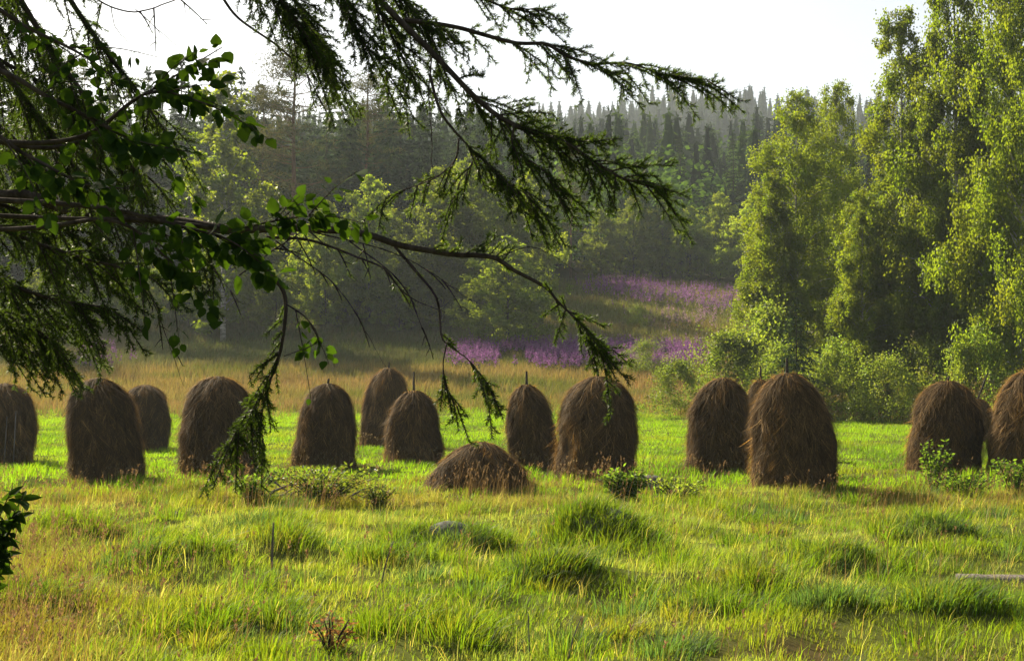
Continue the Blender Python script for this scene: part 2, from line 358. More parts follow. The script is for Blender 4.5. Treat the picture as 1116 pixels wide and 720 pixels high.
C_FRESH = np.array([.125, .165, .014]); C_LUSH = np.array([.075, .125, .010]); C_YEL = np.array([.145, .15, .022]); C_BRN = np.array([.13, .085, .032]); C_PALE = np.array([.22, .20, .09]); C_BLUE = np.array([.06, .10, .04])
def mixc(a, b, t): t = np.asarray(t)[:, None]; return a * (1 - t) + b * t
# tall rough foreground grass
rng = np.random.default_rng(11)
x, y = scatter(8.5, 28.5, 84, rng)
k = clear(x, y, .95) & (rng.random(len(x)) > .9 * bare(x, y)); x, y = x[k], y[k]
lush = sstep(.42, .7, fbm(x * .8, y * .8, 31)); yel = sstep(.45, .68, fbm(x * .45 + 3, y * .9, 33)); blue = sstep(.55, .75, fbm(x * .7, y * .7, 37))
tint = mixc(np.broadcast_to(C_FRESH, (len(x), 3)), C_LUSH, lush * .8); tint = mixc(tint, C_BLUE, blue * .6); tint = mixc(tint, C_YEL, yel * .45); tint = mixc(tint, np.array([.17, .19, .065]), sstep(.5, .66, fbm(x * .7 + 20, y * 1.0, 45)) * .75); tint = mixc(tint, np.array([.035, .06, .008]), sstep(.60, .72, fbm(x * 1.1 + 40, y * 1.4, 46)) * .7)
pxx = CX + x / y * F
leftbrown = np.clip(sstep(230, 20, pxx) * sstep(24, 13, y) * .95 + sstep(22.5, 25, y) * sstep(.38, .56, fbm(x * .35, y * .5, 39)) * .9, 0, 1)
tint = mixc(tint, C_BRN * 1.05, leftbrown * (.35 + .65 * rng.random(len(x))))
st = rng.random(len(x)) < .05; tint[st] = C_PALE
h = .09 + .11 * sstep(.35, .75, fbm(x * .9, y * .9, 41)) + .06 * rng.random(len(x)); h = h * (1 - .25 * sstep(24, 28, y)) * (.75 + .8 * leftbrown)
mb = MB(); mb.add(*tuft_blades(x, y, 12, h, .11, .0075, tint, rng))
x, y = scatter(8.5, 27.5, 1.7, rng); k = (fbm(x * .5, y * .5, 41) > .40) & clear(x, y, 1.25) & ((CX + x / y * F > 150) | (rng.random(len(x)) < .25)) & (bare(x, y) < .15); x, y = x[k], y[k]
for px, d, rx, ry, hh in MOUNDS + [(490, 18.8, .5, .4, 0), (655, 18.5, .5, .4, 0)]:
    n_ = int(10 + 12 * rx); x = np.concatenate([x, X(px, d) + rng.normal(0, rx * .55, n_)]); y = np.concatenate([y, d + rng.normal(0, ry * .55, n_)])
r_ = rng.random(len(x)); tint = mixc(np.broadcast_to(C_LUSH, (len(x), 3)), C_FRESH, rng.random(len(x))); tint = np.where(r_[:, None] < .22, C_BLUE, tint); tint = np.where(r_[:, None] > .88, C_YEL, tint) * .85
for lo, hi, hs in ((.14, .20, .17), (.18, .26, .23), (.22, .34, .29)):
    k = rng.integers(0, 3, len(x)) == 0
    mb.add(*tuft_blades(x[k], y[k], 130, hs * rng.uniform(.8, 1.2, k.sum()), hi, .0105, tint[k], rng, lean=.45, wind=.18))
x, y = scatter(8.5, 26, 3, rng); k = clear(x, y) & (bare(x, y) < .3); x, y = x[k], y[k]
mb.add(*tuft_blades(x, y, 5, rng.uniform(.25, .42, len(x)), .08, .007, np.broadcast_to(np.array([.24, .21, .09]), (len(x), 3)), rng, lean=.5, wind=.3))
tag(link('meadow_grass', mb.mesh('meadow_grass'), M['grass']), 'tall rough yellow-green grass of the foreground', 'grass', kind='stuff')
# mown bright grass between the stacks
x, y = scatter(26.5, 76, 22, rng); k = clear(x, y, .97) & (rng.random(len(x)) < (1.15 - .55 * sstep(40, 76, y))); x, y = x[k], y[k]
a = fbm(x * .5, y * .35, 51); tint = mixc(np.broadcast_to(np.array([.125, .20, .010]), (len(x), 3)), np.array([.075, .13, .010]), sstep(.5, .7, a)); tint = mixc(tint, C_YEL, sstep(.55, .75, fbm(x * .3, y * .3, 53)) * .6)
h = .10 + .12 * sstep(.4, .7, fbm(x * .8, y * .6, 55)); h = h * (1 + .6 * sstep(34, 27, y) + .5 * sstep(60, 75, y))
mb = MB(); mb.add(*tuft_blades(x, y, 9, h, .17, .015, tint, rng))
tag(link('mown_grass', mb.mesh('mown_grass'), M['grass']), 'bright green mown grass between and behind the haystacks', 'grass', kind='stuff')
# dry golden grass along the far side of the field and on the slope
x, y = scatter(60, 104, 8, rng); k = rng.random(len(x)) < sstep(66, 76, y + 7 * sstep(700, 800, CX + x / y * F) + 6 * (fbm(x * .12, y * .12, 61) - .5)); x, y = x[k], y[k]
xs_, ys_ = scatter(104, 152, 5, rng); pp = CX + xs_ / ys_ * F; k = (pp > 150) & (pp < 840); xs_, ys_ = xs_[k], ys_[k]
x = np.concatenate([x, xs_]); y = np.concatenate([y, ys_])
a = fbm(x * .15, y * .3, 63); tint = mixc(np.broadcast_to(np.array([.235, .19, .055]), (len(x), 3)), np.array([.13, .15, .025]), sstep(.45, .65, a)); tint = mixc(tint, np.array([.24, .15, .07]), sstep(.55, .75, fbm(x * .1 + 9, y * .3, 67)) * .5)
shade_tint = np.clip(sstep(93, 100, y + 5 * (fbm(x * .1, y * .2, 68) - .5)) * sstep(560, 480, CX + x / y * F), 0, 1); tint = mixc(tint, np.array([.07, .095, .03]), shade_tint * .85); tint = mixc(tint, np.array([.14, .17, .035]), sstep(102, 108, y) * sstep(.35, .55, fbm(x * .08, y * .35, 69)) * .8)  # left far grass tinted dark green: forest shade painted into the blade colour
h = .45 + .4 * fbm(x * .2, y * .2, 65)
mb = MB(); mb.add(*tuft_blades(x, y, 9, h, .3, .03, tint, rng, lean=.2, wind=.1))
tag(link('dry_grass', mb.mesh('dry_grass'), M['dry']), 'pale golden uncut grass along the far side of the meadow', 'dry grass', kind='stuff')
# brown seed stalks in the foreground
def stalks(x, y, h, rng, headc, mb, hl=.12, n=9):
    N = len(x); z = ground(x, y); lx = rng.normal(.12, .12, N); ly = rng.normal(0, .1, N)
    P = np.stack([np.stack([x, y, z], -1), np.stack([x + lx * h * .4, y + ly * h * .4, z + h * .55], -1), np.stack([x + lx * h, y + ly * h, z + h], -1)], 1)
    mb.add(*ribbons(P, .005, rng.uniform(.7, 1.2, (N, 1)) * np.array([.22, .15, .06]), np.tile([[1., 0, 0]], (N, 1))))
    ix = np.repeat(np.arange(N), n); u = rng.random(len(ix)); b = P[ix, 2] + (P[ix, 1] - P[ix, 2]) * (u * hl / .45)[:, None]
    v, f = cards(b, nrm(np.stack([rng.normal(.1, .5, len(ix)), rng.normal(0, .5, len(ix)), np.full(len(ix), .8)], -1)), .035, .011, rng)
    mb.add(v, [f], np.repeat(headc * rng.uniform(.6, 1.3, (len(ix), 1)), 4, 0))
mb = MB()
x, y = scatter(9, 27.5, 34, rng); pxx = CX + x / y * F
pr = np.clip(sstep(240, 0, pxx) * sstep(24, 14, y) * 1.0 + .75 * sstep(.5, .66, fbm(x * .4, y * .6, 71)) * sstep(20, 25, y) + .22 * sstep(.5, .7, fbm(x * .5, y * .7, 73)), 0, 1)
k = (rng.random(len(x)) < pr) & clear(x, y) & (bare(x, y) < .3); x, y = x[k], y[k]
stalks(x, y, rng.uniform(.42, .75, len(x)), rng, np.array([.20, .13, .065]), mb)
xa = []; ya = []
for (fx, fy, fr) in FOOT[:10]:      # seed heads round the feet of the stacks
    nn = 60; aa = rng.uniform(-2.6, -.5, nn); xa.append(fx + (fr + rng.uniform(.05, .35, nn)) * np.cos(aa)); ya.append(fy + (fr + rng.uniform(.05, .35, nn)) * np.sin(aa))
xa = np.concatenate(xa); ya = np.concatenate(ya); stalks(xa, ya, rng.uniform(.2, .45, len(xa)), rng, np.array([.25, .19, .10]), mb, n=12)
tag(link('seed_grass', mb.mesh('seed_grass'), M['dry']), 'brown seed-headed grass stalks thickest at the lower left', 'seed grass', kind='stuff')
# fireweed
mb = MB()
def inpoly(px, py, poly):
    c = np.zeros(len(px), bool); n = len(poly)
    for i in range(n):
        x1, y1 = poly[i]; x2, y2 = poly[(i + 1) % n]
        c ^= ((y1 > py) != (y2 > py)) & (px < (x2 - x1) * (py - y1) / (y2 - y1 + 1e-9) + x1)
    return c
def fire(poly, d0, d1, dens, colr, hh=1.2, nseg=16):
    x, y = scatter(d0, d1, dens, rng, half=.3); z = ground(x, y); px = CX + x / y * F; py = HY - (z - HC) / y * F
    k = inpoly(px + rng.normal(0, 11, len(px)), py + rng.normal(0, 3.2, len(px)), poly) & (fbm(x * .25, y * .25, 81) > .31); x, y, z = x[k], y[k], z[k]; N = len(x)
    ix = np.repeat(np.arange(N), nseg); u = rng.random(len(ix)); h_ = hh * rng.uniform(.75, 1.25, N)
    P = np.stack([x[ix] + rng.normal(0, .04, len(ix)), y[ix] + rng.normal(0, .04, len(ix)), z[ix] + h_[ix] * (.45 + .55 * u)], -1)
    v, f = cards(P, runit(len(ix), rng), .12 * (1.25 - u * .7), .09 * (1.25 - u * .7), rng); mb.add(v, [f], np.repeat(colr * rng.uniform(.6, 1.35, (len(ix), 1)), 4, 0))
    n2 = 8; ix = np.repeat(np.arange(N), n2); u = rng.random(len(ix)); P = np.stack([x[ix], y[ix], z[ix] + h_[ix] * .55 * u], -1)
    v, f = cards(P, nrm(runit(len(ix), rng) + [0, 0, .5]), .2, .06, rng); mb.add(v, [f], np.repeat(np.array([.07, .09, .03]) * rng.uniform(.6, 1.3, (len(ix), 1)), 4, 0))
PUR = np.array([.21, .085, .225]); PINK = np.array([.30, .19, .22])
fire([(498, 404), (500, 385), (600, 382), (770, 386), (765, 405), (640, 408)], 92, 112, 9, PUR)
fire([(675, 330), (700, 323), (760, 320), (815, 322), (815, 344), (770, 340)], 122, 142, 4, PUR * 1.1 + .02)
fire([(640, 322), (640, 309), (700, 311), (735, 322), (690, 326)], 132, 150, 4, PUR)
fire([(700, 358), (690, 346), (790, 350), (780, 362)], 112, 132, 3, PINK * .9)
fire([(100, 420), (0, 396), (0, 378), (100, 384), (140, 400)], 92, 112, 4, PUR * .8)
tag(link('fireweed', mb.mesh('fireweed'), M['flower']), 'purple fireweed in bloom in drifts below and on the slope', 'fireweed', kind='stuff')

# ------------------------------------------------------------------ trees
def trunk_pts(H, rng, bend=.02, n=12):
    t = np.linspace(0, 1, n); o = np.cumsum(rng.normal(0, bend, (n, 2)), 0) * H / n * 3; o -= o[0]
    return np.stack([o[:, 0], o[:, 1], t * H - .3 * (t == 0)], -1), t
def at_h(pts, t):
    u = np.linspace(0, 1, len(pts)); return np.stack([np.interp(t, u, pts[:, c]) for c in range(3)], -1)
def make_broad(H, Rc, nclump, nleaf, leaf, seed, prof, droop=.6, base=.12, sig=.38, rr=.11):
    """broadleaf tree: trunk mesh with limbs, crown mesh of leaves gathered in hanging clumps"""
    rng = np.random.default_rng(seed); pts, t = trunk_pts(H * .97, rng)
    tb = MB(); tb.add(*tube(pts, rr * H / 16 * (1 - t * .93), 8))
    ct = base + (1 - base) * rng.random(nclump) ** .85; ang = rng.uniform(0, 2 * np.pi, nclump)
    lob = 1 + .30 * np.sin(2 * ang + ct * 7 + seed) + .22 * np.sin(3 * ang + ct * 19 + seed * 2)
    rad = Rc * prof(ct) * lob * (.35 + .65 * rng.random(nclump) ** .55)
    C = at_h(pts, ct); C = C + np.stack([rad * np.cos(ang), rad * np.sin(ang), rng.normal(0, .2, nclump)], -1)
    for i in range(0, nclump, max(1, nclump // 60)):     # limbs to some clumps
        s = at_h(pts, np.array([max(.03, ct[i] - .10 - .06 * rng.random())]))[0]; e = C[i]; m = (s + e) / 2 + [0, 0, .12 * np.linalg.norm(e - s)]
        tb.add(*tube(smooth_line([s, m, e], 5), np.linspace(.028, .008, 5) * H / 16, 5))
    ix = rng.integers(0, nclump, nleaf); sg = sig * rng.uniform(.6, 1.4, nclump)
    o = rng.normal(0, 1, (nleaf, 3)) * sg[ix][:, None] * [1, 1, 1.1]; o[:, 2] -= np.abs(rng.normal(0, droop, nleaf)) * sg[ix] * 1.6
    P = C[ix] + o; P[:, 2] = np.maximum(P[:, 2], H * base * .5)
    A = nrm(runit(nleaf, rng) * .8 + [0, 0, -.55]); v, f = cards(P, A, leaf * rng.uniform(.7, 1.3, nleaf), leaf * .75 * rng.uniform(.7, 1.2, nleaf), rng)
    tc = rng.uniform(.75, 1.25, (nclump, 1)) * (1 + rng.normal(0, .06, (nclump, 3)))
    cb = MB(); cb.add(v, [f], np.repeat(np.clip(tc[ix] * rng.uniform(.8, 1.2, (nleaf, 1)), .2, 2), 4, 0))
    return tb.mesh('trunk'), cb.mesh('crown')
def make_birch(H, Rc, nlimb, leaf, nleaf, seed, prof, base=.07, hang=1.25):
    """birch: rising limbs, each carrying sprays and long hanging strands of small leaves"""
    rng = np.random.default_rng(seed); pts, t = trunk_pts(H * .98, rng, .012); tb = MB(); tb.add(*tube(pts, .0085 * H * (1 - t * .94), 8))
    C = []; SG = []; DR = []
    for i in range(nlimb):
        tt = base + (1 - base) * ((i + rng.random()) / nlimb) ** .9; a = i * 2.399 + rng.normal(0, .5); L = Rc * prof(tt) * rng.uniform(.6, 1.15) + .2
        s0 = at_h(pts, np.array([max(.02, tt - .45 * L / H)]))[0]; up = rng.uniform(.35, .8); e = s0 + np.array([math.cos(a) * L, math.sin(a) * L, up * L])
        ln = smooth_line([s0, s0 * .45 + e * .55 + [0, 0, .16 * L], e + [0, 0, -.06 * L]], 7); tb.add(*tube(ln, np.linspace(.022, .005, 7) * H / 18 * (.5 + L / Rc), 5))
        n = max(3, int(9 * L / Rc)); u = rng.uniform(.3, 1.05, n); p = at_h(ln, np.clip(u, 0, 1)) + rng.normal(0, .16 * L, (n, 3)) * [1, 1, .6]
        C.append(p); SG.append(rng.uniform(.13, .30, n) * (.6 + .5 * L / Rc)); DR.append(rng.uniform(.15, 1.0, n) * hang * (.35 + .65 * L / Rc))
    n = 8; C.append(at_h(pts, rng.uniform(.9, 1, n))); SG.append(np.full(n, .14)); DR.append(np.full(n, .25))
    C = np.concatenate(C); SG = np.concatenate(SG); DR = np.concatenate(DR); nc = len(C)
    w_ = SG ** 1.3 * (.4 + DR); ix = rng.choice(nc, nleaf, p=w_ / w_.sum()); u = rng.random(nleaf) ** 1.3
    o = rng.normal(0, 1, (nleaf, 3)) * (SG[ix] * (1 - .55 * u))[:, None] * [1, 1, .8]; P = C[ix] + o; P[:, 2] -= u * DR[ix] + .12 * SG[ix]; P[:, 2] = np.maximum(P[:, 2], .5)
    A = nrm(runit(nleaf, rng) * .7 + [0, 0, -.7]); v, f = cards(P, A, leaf * rng.uniform(.8, 1.25, nleaf), leaf * .8, rng)
    tc = rng.uniform(.82, 1.18, (nc, 1)) * (1 + rng.normal(0, .04, (nc, 3))); cb = MB(); cb.add(v, [f], np.repeat(tc[ix] * rng.uniform(.9, 1.1, (nleaf, 1)), 4, 0)); return tb.mesh('trunk'), cb.mesh('crown')
def spruce_cards(H, Rc, ntier, per, seed, csize=.5, base=.06, cw=.4):
    """drooping branches of needle cards"""
    rng = np.random.default_rng(seed); Ps = []; As = []; Ls = []
    for i in range(ntier):
        t = base + (1 - base) * (i + rng.random() * .6) / ntier
        rl = Rc * (1 - t) ** .85 * rng.uniform(.75, 1.15) + .12; nb = max(4, int(6 + 4 * (1 - t)))
        a0 = rng.uniform(0, 6.28)
        for b in range(nb):
            a = a0 + b / nb * 6.283 + rng.normal(0, .2); L = rl * rng.uniform(.65, 1.15); n = max(3, int(per * (L / Rc + .25)))
            u = np.sort(rng.random(n)) ** .8; z = t * H + L * (.12 * u - .55 * u ** 1.6 + .15 * u ** 4)
            r = L * u; side = rng.normal(0, .16, n) * L * (1 - .5 * u)
            Ps.append(np.stack([r * np.cos(a) - side * np.sin(a), r * np.sin(a) + side * np.cos(a), z], -1))
            As.append(nrm(np.stack([np.cos(a) * .8 + rng.normal(0, .4, n), np.sin(a) * .8 + rng.normal(0, .4, n), -.45 + rng.normal(0, .25, n)], -1)))
            Ls.append(np.full(n, csize * (.5 + .5 * L / Rc)))
    n = int(per * .8); Ps.append(np.stack([rng.normal(0, .06, n), rng.normal(0, .06, n), H * rng.uniform(.93, 1.0, n)], -1)); As.append(nrm(rng.normal(0, .4, (n, 3)) + [0, 0, .9])); Ls.append(np.full(n, csize * .6))
    P = np.concatenate(Ps); A = np.concatenate(As); L = np.concatenate(Ls) * rng.uniform(.7, 1.3, len(P))
    S = nrm(np.cross(A, runit(len(P), rng) * .6 + [0, 0, 1]))
    v, f = cards(P, A, L, L * cw, rng, S=S); return v, f, np.repeat(rng.uniform(.65, 1.35, (len(P), 1)) * np.ones(3), 4, 0)
def make_spruce(H, Rc, ntier, per, seed, csize=.5):
    rng = np.random.default_rng(seed); t = np.linspace(0, 1, 8); tb = MB(); tb.add(*tube(np.stack([t * 0, t * 0, t * H - .3 * (t == 0)], -1), .011 * H * (1 - t * .95), 7))
    cb = MB(); v, f, c = spruce_cards(H, Rc, ntier, per, seed, csize); cb.add(v, [f], c); return tb.mesh('trunk'), cb.mesh('crown')
def make_pine(H, Rc, seed):
    rng = np.random.default_rng(seed); pts, t = trunk_pts(H, rng, .012); tb = MB(); tb.add(*tube(pts, .012 * H * (1 - t * .85), 8))
    n = 70; ct = .30 + .70 * rng.random(n) ** .7; ang = rng.uniform(0, 6.28, n); rad = Rc * (.35 + .65 * rng.random(n)) * np.clip(1.25 * (1.04 - ct) ** .5 + .1, .12, 1)
    C = at_h(pts, ct) + np.stack([rad * np.cos(ang), rad * np.sin(ang), rng.normal(0, .3, n)], -1)
    for i in range(n):
        s = at_h(pts, np.array([ct[i] - .02]))[0]; tb.add(*tube(smooth_line([s, (s + C[i]) / 2 + [0, 0, -.1], C[i]], 5), np.linspace(.05, .015, 5), 5))
    m = 9000; ix = rng.integers(0, n, m); o = rng.normal(0, 1, (m, 3)) * [.62, .62, .24]; P = C[ix] + o
    back = rng.random((m, 1)) < .3; ctr = at_h(pts, ct[ix]); P = np.where(back, P + (ctr - P) * rng.random((m, 1)) * .6, P)
    v, f = cards(P, nrm(runit(m, rng) + [0, 0, .35]), .34, .06, rng); cb = MB(); cb.add(v, [f], np.repeat(rng.uniform(.6, 1.4, (n, 1))[ix] * np.ones(3), 4, 0)); return tb.mesh('trunk'), cb.mesh('crown')

KIND = {}
def kind(name, objname, meshes, mt, mc, H0):
    KIND[name] = (objname, meshes, mt, mc, H0)
def plant(name, px, D, H, label, cat='tree', group=None, wsc=1.0, rz=None, var=None, dz=0):
    objname, meshes, mt, mc, H0 = KIND[name]; x = X(px, D); z = float(ground(x, D))
    v = meshes[(int(px * 7 + D) if var is None else var) % len(meshes)]; s = H / H0
    root = empty(objname, (x, D, z + dz), (px * 1.7 + D) % 6.28 if rz is None else rz, (s * wsc, s * wsc, s))
    tag(root, label, cat, group)
    for nm, me, mat in (('trunk', v[0], mt), ('crown', v[1], mc)):
        o = bpy.data.objects.new(nm, me); col.objects.link(o); o.parent = root
        if not me.materials: me.materials.append(mat)
    return root
# near birches on the right
pb = lambda t: np.clip(np.minimum((t - .02) * 5, 1), .2, 1) * (.16 + .84 * (1 - t) ** .75) * 1.1
pcol = lambda t: np.clip(np.minimum((t - .0) * 6, 1), .3, 1) * (.16 + .84 * (1 - t ** 2.6) ** .9)
kind('birch', 'birch_tree', [make_birch(18, 2.9, 115, .115, 85000, s, pb) for s in (1, 2)], M['birchbark'], M['birch'], 18)
kind('birchfull', 'birch_tree', [make_birch(18, 3.0, 115, .115, 88000, s, pcol) for s in (3, 4)], M['birchbark'], M['birch'], 18)
plant('birchfull', 872, 74, 17.0, 'broad birch with rounded top at the left end of the birch row', wsc=1.02, var=0, rz=.6)
plant('birch', 842, 72, 12.5, 'lower birch leaning on the left flank of the broad birch', wsc=1.1, var=1)
plant('birchfull', 910, 82, 18.6, 'birch closing the right flank of the broad birch with a second rounded top', wsc=.8, var=1)
plant('birch', 985, 67, 20.0, 'slender birch tapering to a thin tip near the top of the picture', wsc=.85, var=0)
plant('birch', 940, 66, 11.0, 'short bright birch filling the foot of the slender birch on its left', wsc=1.0, var=1, rz=2.)
plant('birch', 1044, 64, 24.5, 'tall birch with overhanging left side reaching past the picture top', wsc=.66, var=1)
plant('birchfull', 1112, 60, 25, 'tallest bright birch with hanging sprays at the right edge', wsc=.62, var=0)
plant('birchfull', 1080, 84, 22, 'dark birch standing behind the two tallest birches', wsc=.7, var=1)
plant('birch', 1190, 64, 21, 'birch just beyond the right edge of the picture', wsc=1, var=0)
# shrubs
ps = lambda t: np.clip(1 - t ** 2.2, 0, 1) ** .7
kind('willow', 'willow_shrub', [make_broad(4, 2.4, 75, 9500, .115, s, ps, droop=.1, base=.04, sig=.25, rr=.05) for s in (11, 12, 13)], M['bark'], M['willow'], 4)
SH = [(790, 60, 3.9, 1.0, 'rounded grey-green willow shrub at the left foot of the broad birch'),
      (742, 66, 2.6, 1.1, 'low straggling willow shrub bordering the purple flowers'),
      (850, 57, 3.3, .95, 'willow shrub with pale leaves behind the tallest haystack'),
      (905, 54, 3.4, .9, 'sparkling silvery willow shrub right of the tallest haystack'),
      (968, 52, 2.8, 1.05, 'low spreading willow shrub between slender birch and meadow edge'),
      (1015, 53, 3.4, .9, 'dense willow shrub behind the reddish haystack'),
      (1062, 50, 3.7, .8, 'shaded dark willow shrub beneath the two tallest birches'),
      (835, 69, 5.2, .9, 'large willow shrub tucked under the broad birch'),
      (955, 60, 4.4, .8, 'upright willow shrub in the shade of the slender birch'),
      (700, 92, 2.2, 1.2, 'low green bush at the right end of the front flower drift')]
for px, D, H, ws, lab in SH: plant('willow', px, D + 9 * (D < 64), H * 1.02, lab, 'shrub', 'shrubs along the foot of the birches', wsc=ws)
# mid-distance trees
kind('spruce', 'spruce_tree', [make_spruce(20, 3.2, 36, 22, s, .62) for s in (21, 22, 23)], M['bark'], M['spruce'], 20)
kind('pine', 'pine_tree', [make_pine(22, 3.6, s) for s in (31, 32)], M['pinebark'], M['pine'], 22)
pd = lambda t: np.clip(np.minimum(t * 4, 1), .3, 1) * np.clip(1 - t ** 2.6, 0, 1) ** .75
kind('leafy', 'leafy_tree', [make_birch(14, 3.9, 85, .20, 30000, s, pd, base=.05, hang=.8) for s in (41, 42, 43)], M['bark'], M['decid'], 14)
kind('aspen', 'aspen_tree', [make_birch(20, 3.6, 80, .24, 26000, s, pb) for s in (51, 52)], M['birchbark'], M['birch'], 20)
G1 = 'trees at the near edge of the forest'
T = [
 ('aspen', 243, 112, 22, 1.05, 'tall pale green birch glowing left of the bare-stemmed pine'),
 ('pine', 318, 127, 24.5, 1.0, 'tallest dark pine with open crown breaking the skyline'),
 ('pine', 396, 138, 22, .95, 'brownish pine right of the tallest dark pine'),
 ('spruce', 436, 146, 21, 1.1, 'dark spruce right of the brownish pine'),
 ('spruce', 470, 150, 20, 1.0, 'dark spruce behind the thin hanging dead twig'),
 ('pine', 285, 140, 20, .9, 'shorter brown pine between the pale birch and the tallest pine'),
 ('spruce', 196, 132, 23, 1.0, 'tall dim spruce on the left of the pale green birch'),
 ('spruce', 160, 128, 22, 1.05, 'dim spruce behind the leafy twig tips at upper left'),
 ('spruce', 118, 134, 23, 1.0, 'tall dim spruce seen through the near branches at left'),
 ('pine', 60, 126, 23, 1.0, 'pine seen through the dense near foliage at far left'),
 ('spruce', 15, 130, 24, 1.1, 'spruce at the left edge behind the near foliage'),
 ('leafy', 355, 119, 11, .9, 'yellowish leafy tree beneath the brownish pine'),
 ('leafy', 402, 122, 13, .9, 'leafy tree with thin yellow crown above the long near limb'),
 ('leafy', 480, 118, 14, 1.0, 'bright leafy tree under the hanging needle sprays'),
 ('leafy', 552, 107, 9, 1.25, 'large round dark leafy tree behind the front flower drift'),
 ('leafy', 512, 120, 15, .9, 'taller leafy tree rising behind the round dark one on its left'),
 ('leafy', 575, 122, 13.5, .7, 'leafy tree rising behind the round dark one on its right'),
 ('spruce', 530, 140, 18, 1.0, 'spruce between the leafy trees in the middle of the forest edge'),
 ('pine', 622, 160, 15, .8, 'thin yellowish pine above the upper flower drift'),
 ('spruce', 560, 155, 17, .9, 'spruce partly covered by the tip of the drooping near branch'),
 ('leafy', 655, 153, 8, .9, 'small bright leafy tree at the left end of the upper drift'),
 ('leafy', 690, 156, 9.5, .95, 'bushy young tree at the top of the flowering slope'),
 ('leafy', 722, 158, 9, .9, 'slim young leafy tree second from the slope top bush'),
 ('leafy', 752, 155, 8.5, .95, 'young leafy tree above the brightest purple drift'),
 ('leafy', 785, 157, 10, .95, 'young leafy tree nearest the broad birch on the slope'),
 ('leafy', 820, 150, 10, 1, 'leafy tree mostly hidden behind the broad birch'),
 ('spruce', 742, 172, 16, .9, 'dark pointed spruce above the young leafy trees'),
 ('spruce', 800, 176, 17, .9, 'dark spruce beside the upper left edge of the broad birch'),
 ('spruce', 672, 170, 15, .9, 'dim spruce above the small bright leafy tree'),
 ('willow', 697, 119, 2.0, .9, 'lone small round dark bush on the flowering slope'),
 ('leafy', 300, 116, 6, 1.1, 'low bushy tree in deep shade below the tallest pine'),
 ('leafy', 225, 118, 7, 1.1, 'low bushy tree in deep shade below the pale green birch'),
 ('leafy', 150, 117, 7, 1.1, 'low shaded tree above the second haystack from left'),
 ('leafy', 70, 116, 8, 1.1, 'low shaded tree behind the drooping needle fans at left'),
 ('leafy', 435, 117, 7, 1.0, 'low shaded bushy tree above the upright far haystack'),
 ('leafy', 350, 124, 9, 1.1, 'shaded leafy tree standing behind the dangling leafy twig'),
 ('spruce', 262, 145, 22, 1.0, 'spruce filling the gap behind the pale green birch'),
 ('spruce', 355, 148, 20, 1.0, 'spruce showing between the two dark pines'),
 ('spruce', 500, 160, 19, 1.0, 'spruce with tip just under the near spruce branch'),
 ('spruce', 90, 150, 22, 1.0, 'dim spruce deep behind the near foliage at left'),
 ('spruce', 40, 146, 23, 1.0, 'dim spruce deep behind the near foliage by the left edge'),
 ('pine', -60, 120, 22, 1.0, 'pine just beyond the left edge of the picture'),
 ('spruce', -110, 124, 22, 1.0, 'spruce beyond the left edge of the picture'),
 ('spruce', -190, 118, 20, 1.1, 'unseen spruce added beyond the left edge for its shade'),  # this and the next two unseen trees are added to shade the meadow
 ('leafy', -250, 116, 16, 1.1, 'unseen leafy tree added beyond the left edge for its shade'),
 ('spruce', -320, 116, 20, 1.1, 'outermost unseen spruce added beyond the left edge for its shade'),
]
for k_, px, D, H, ws, lab in T: plant(k_, px, D, H, lab, 'bush' if 'round dark bush' in lab else 'tree', G1, wsc=ws * 1.2)
kind('youngspruce', 'young_spruce', [make_spruce(4, 1.0, 16, 14, 25, .22)], M['bark'], M['spruce'], 4)
plant('youngspruce', 868, 62, 5.6, 'young spruce poking up in front of the broad birch', 'tree')
# the wood behind: one mass
mb = MB(); rng = np.random.default_rng(5)
tmpl = [spruce_cards(16, 2.5, 18, 7, 60 + i, .9) for i in range(5)]; tmpl2 = [spruce_cards(16, 2.6, 11, 4, 70 + i, 1.35, cw=.5) for i in range(5)]
def with_core(tp, H=16, rc=1.3, base=.1):
    v, f, c = tp; t = np.linspace(base, .97, 7); th = np.arange(7) / 7 * 2 * np.pi; T, TH = np.meshgrid(t, th, indexing='ij')
    r = rc * (1 - T) ** .65 * rng.uniform(.55, 1.35, T.shape) + .05; cv = np.stack([r * np.cos(TH), r * np.sin(TH), T * H - rng.uniform(0, .5, T.shape)], -1).reshape(-1, 3)
    i = np.arange(6)[:, None] * 7; j = np.arange(7)[None]; q = np.stack([i + j, i + (j + 1) % 7, i + 7 + (j + 1) % 7, i + 7 + j], -1).reshape(-1, 4)
    return np.vstack([v, cv]), np.vstack([f, q + len(v)]), np.vstack([c, np.full((len(cv), 3), .75)])
tmpl = [with_core(t_) for t_ in tmpl]; tmpl2 = [with_core(t_, rc=1.7) for t_ in tmpl2]
def add_trees(x, y, H, tp, tintc):
    z = ground(x, y)
    for i in range(len(x)):
        v, f, c = tp[rng.integers(len(tp))]; a = rng.uniform(0, 6.28); s = H[i] / 16; wf = s * rng.uniform(.85, 1.5); ca, sa = math.cos(a) * wf, math.sin(a) * wf
        mb.add(np.stack([v[:, 0] * ca - v[:, 1] * sa + x[i], v[:, 0] * sa + v[:, 1] * ca + y[i], v[:, 2] * s + z[i]], -1), [f], c * tintc[i])
tm0 = [spruce_cards(16, 2.7, 24, 14, 80 + i, .75) for i in range(4)]
bl = []
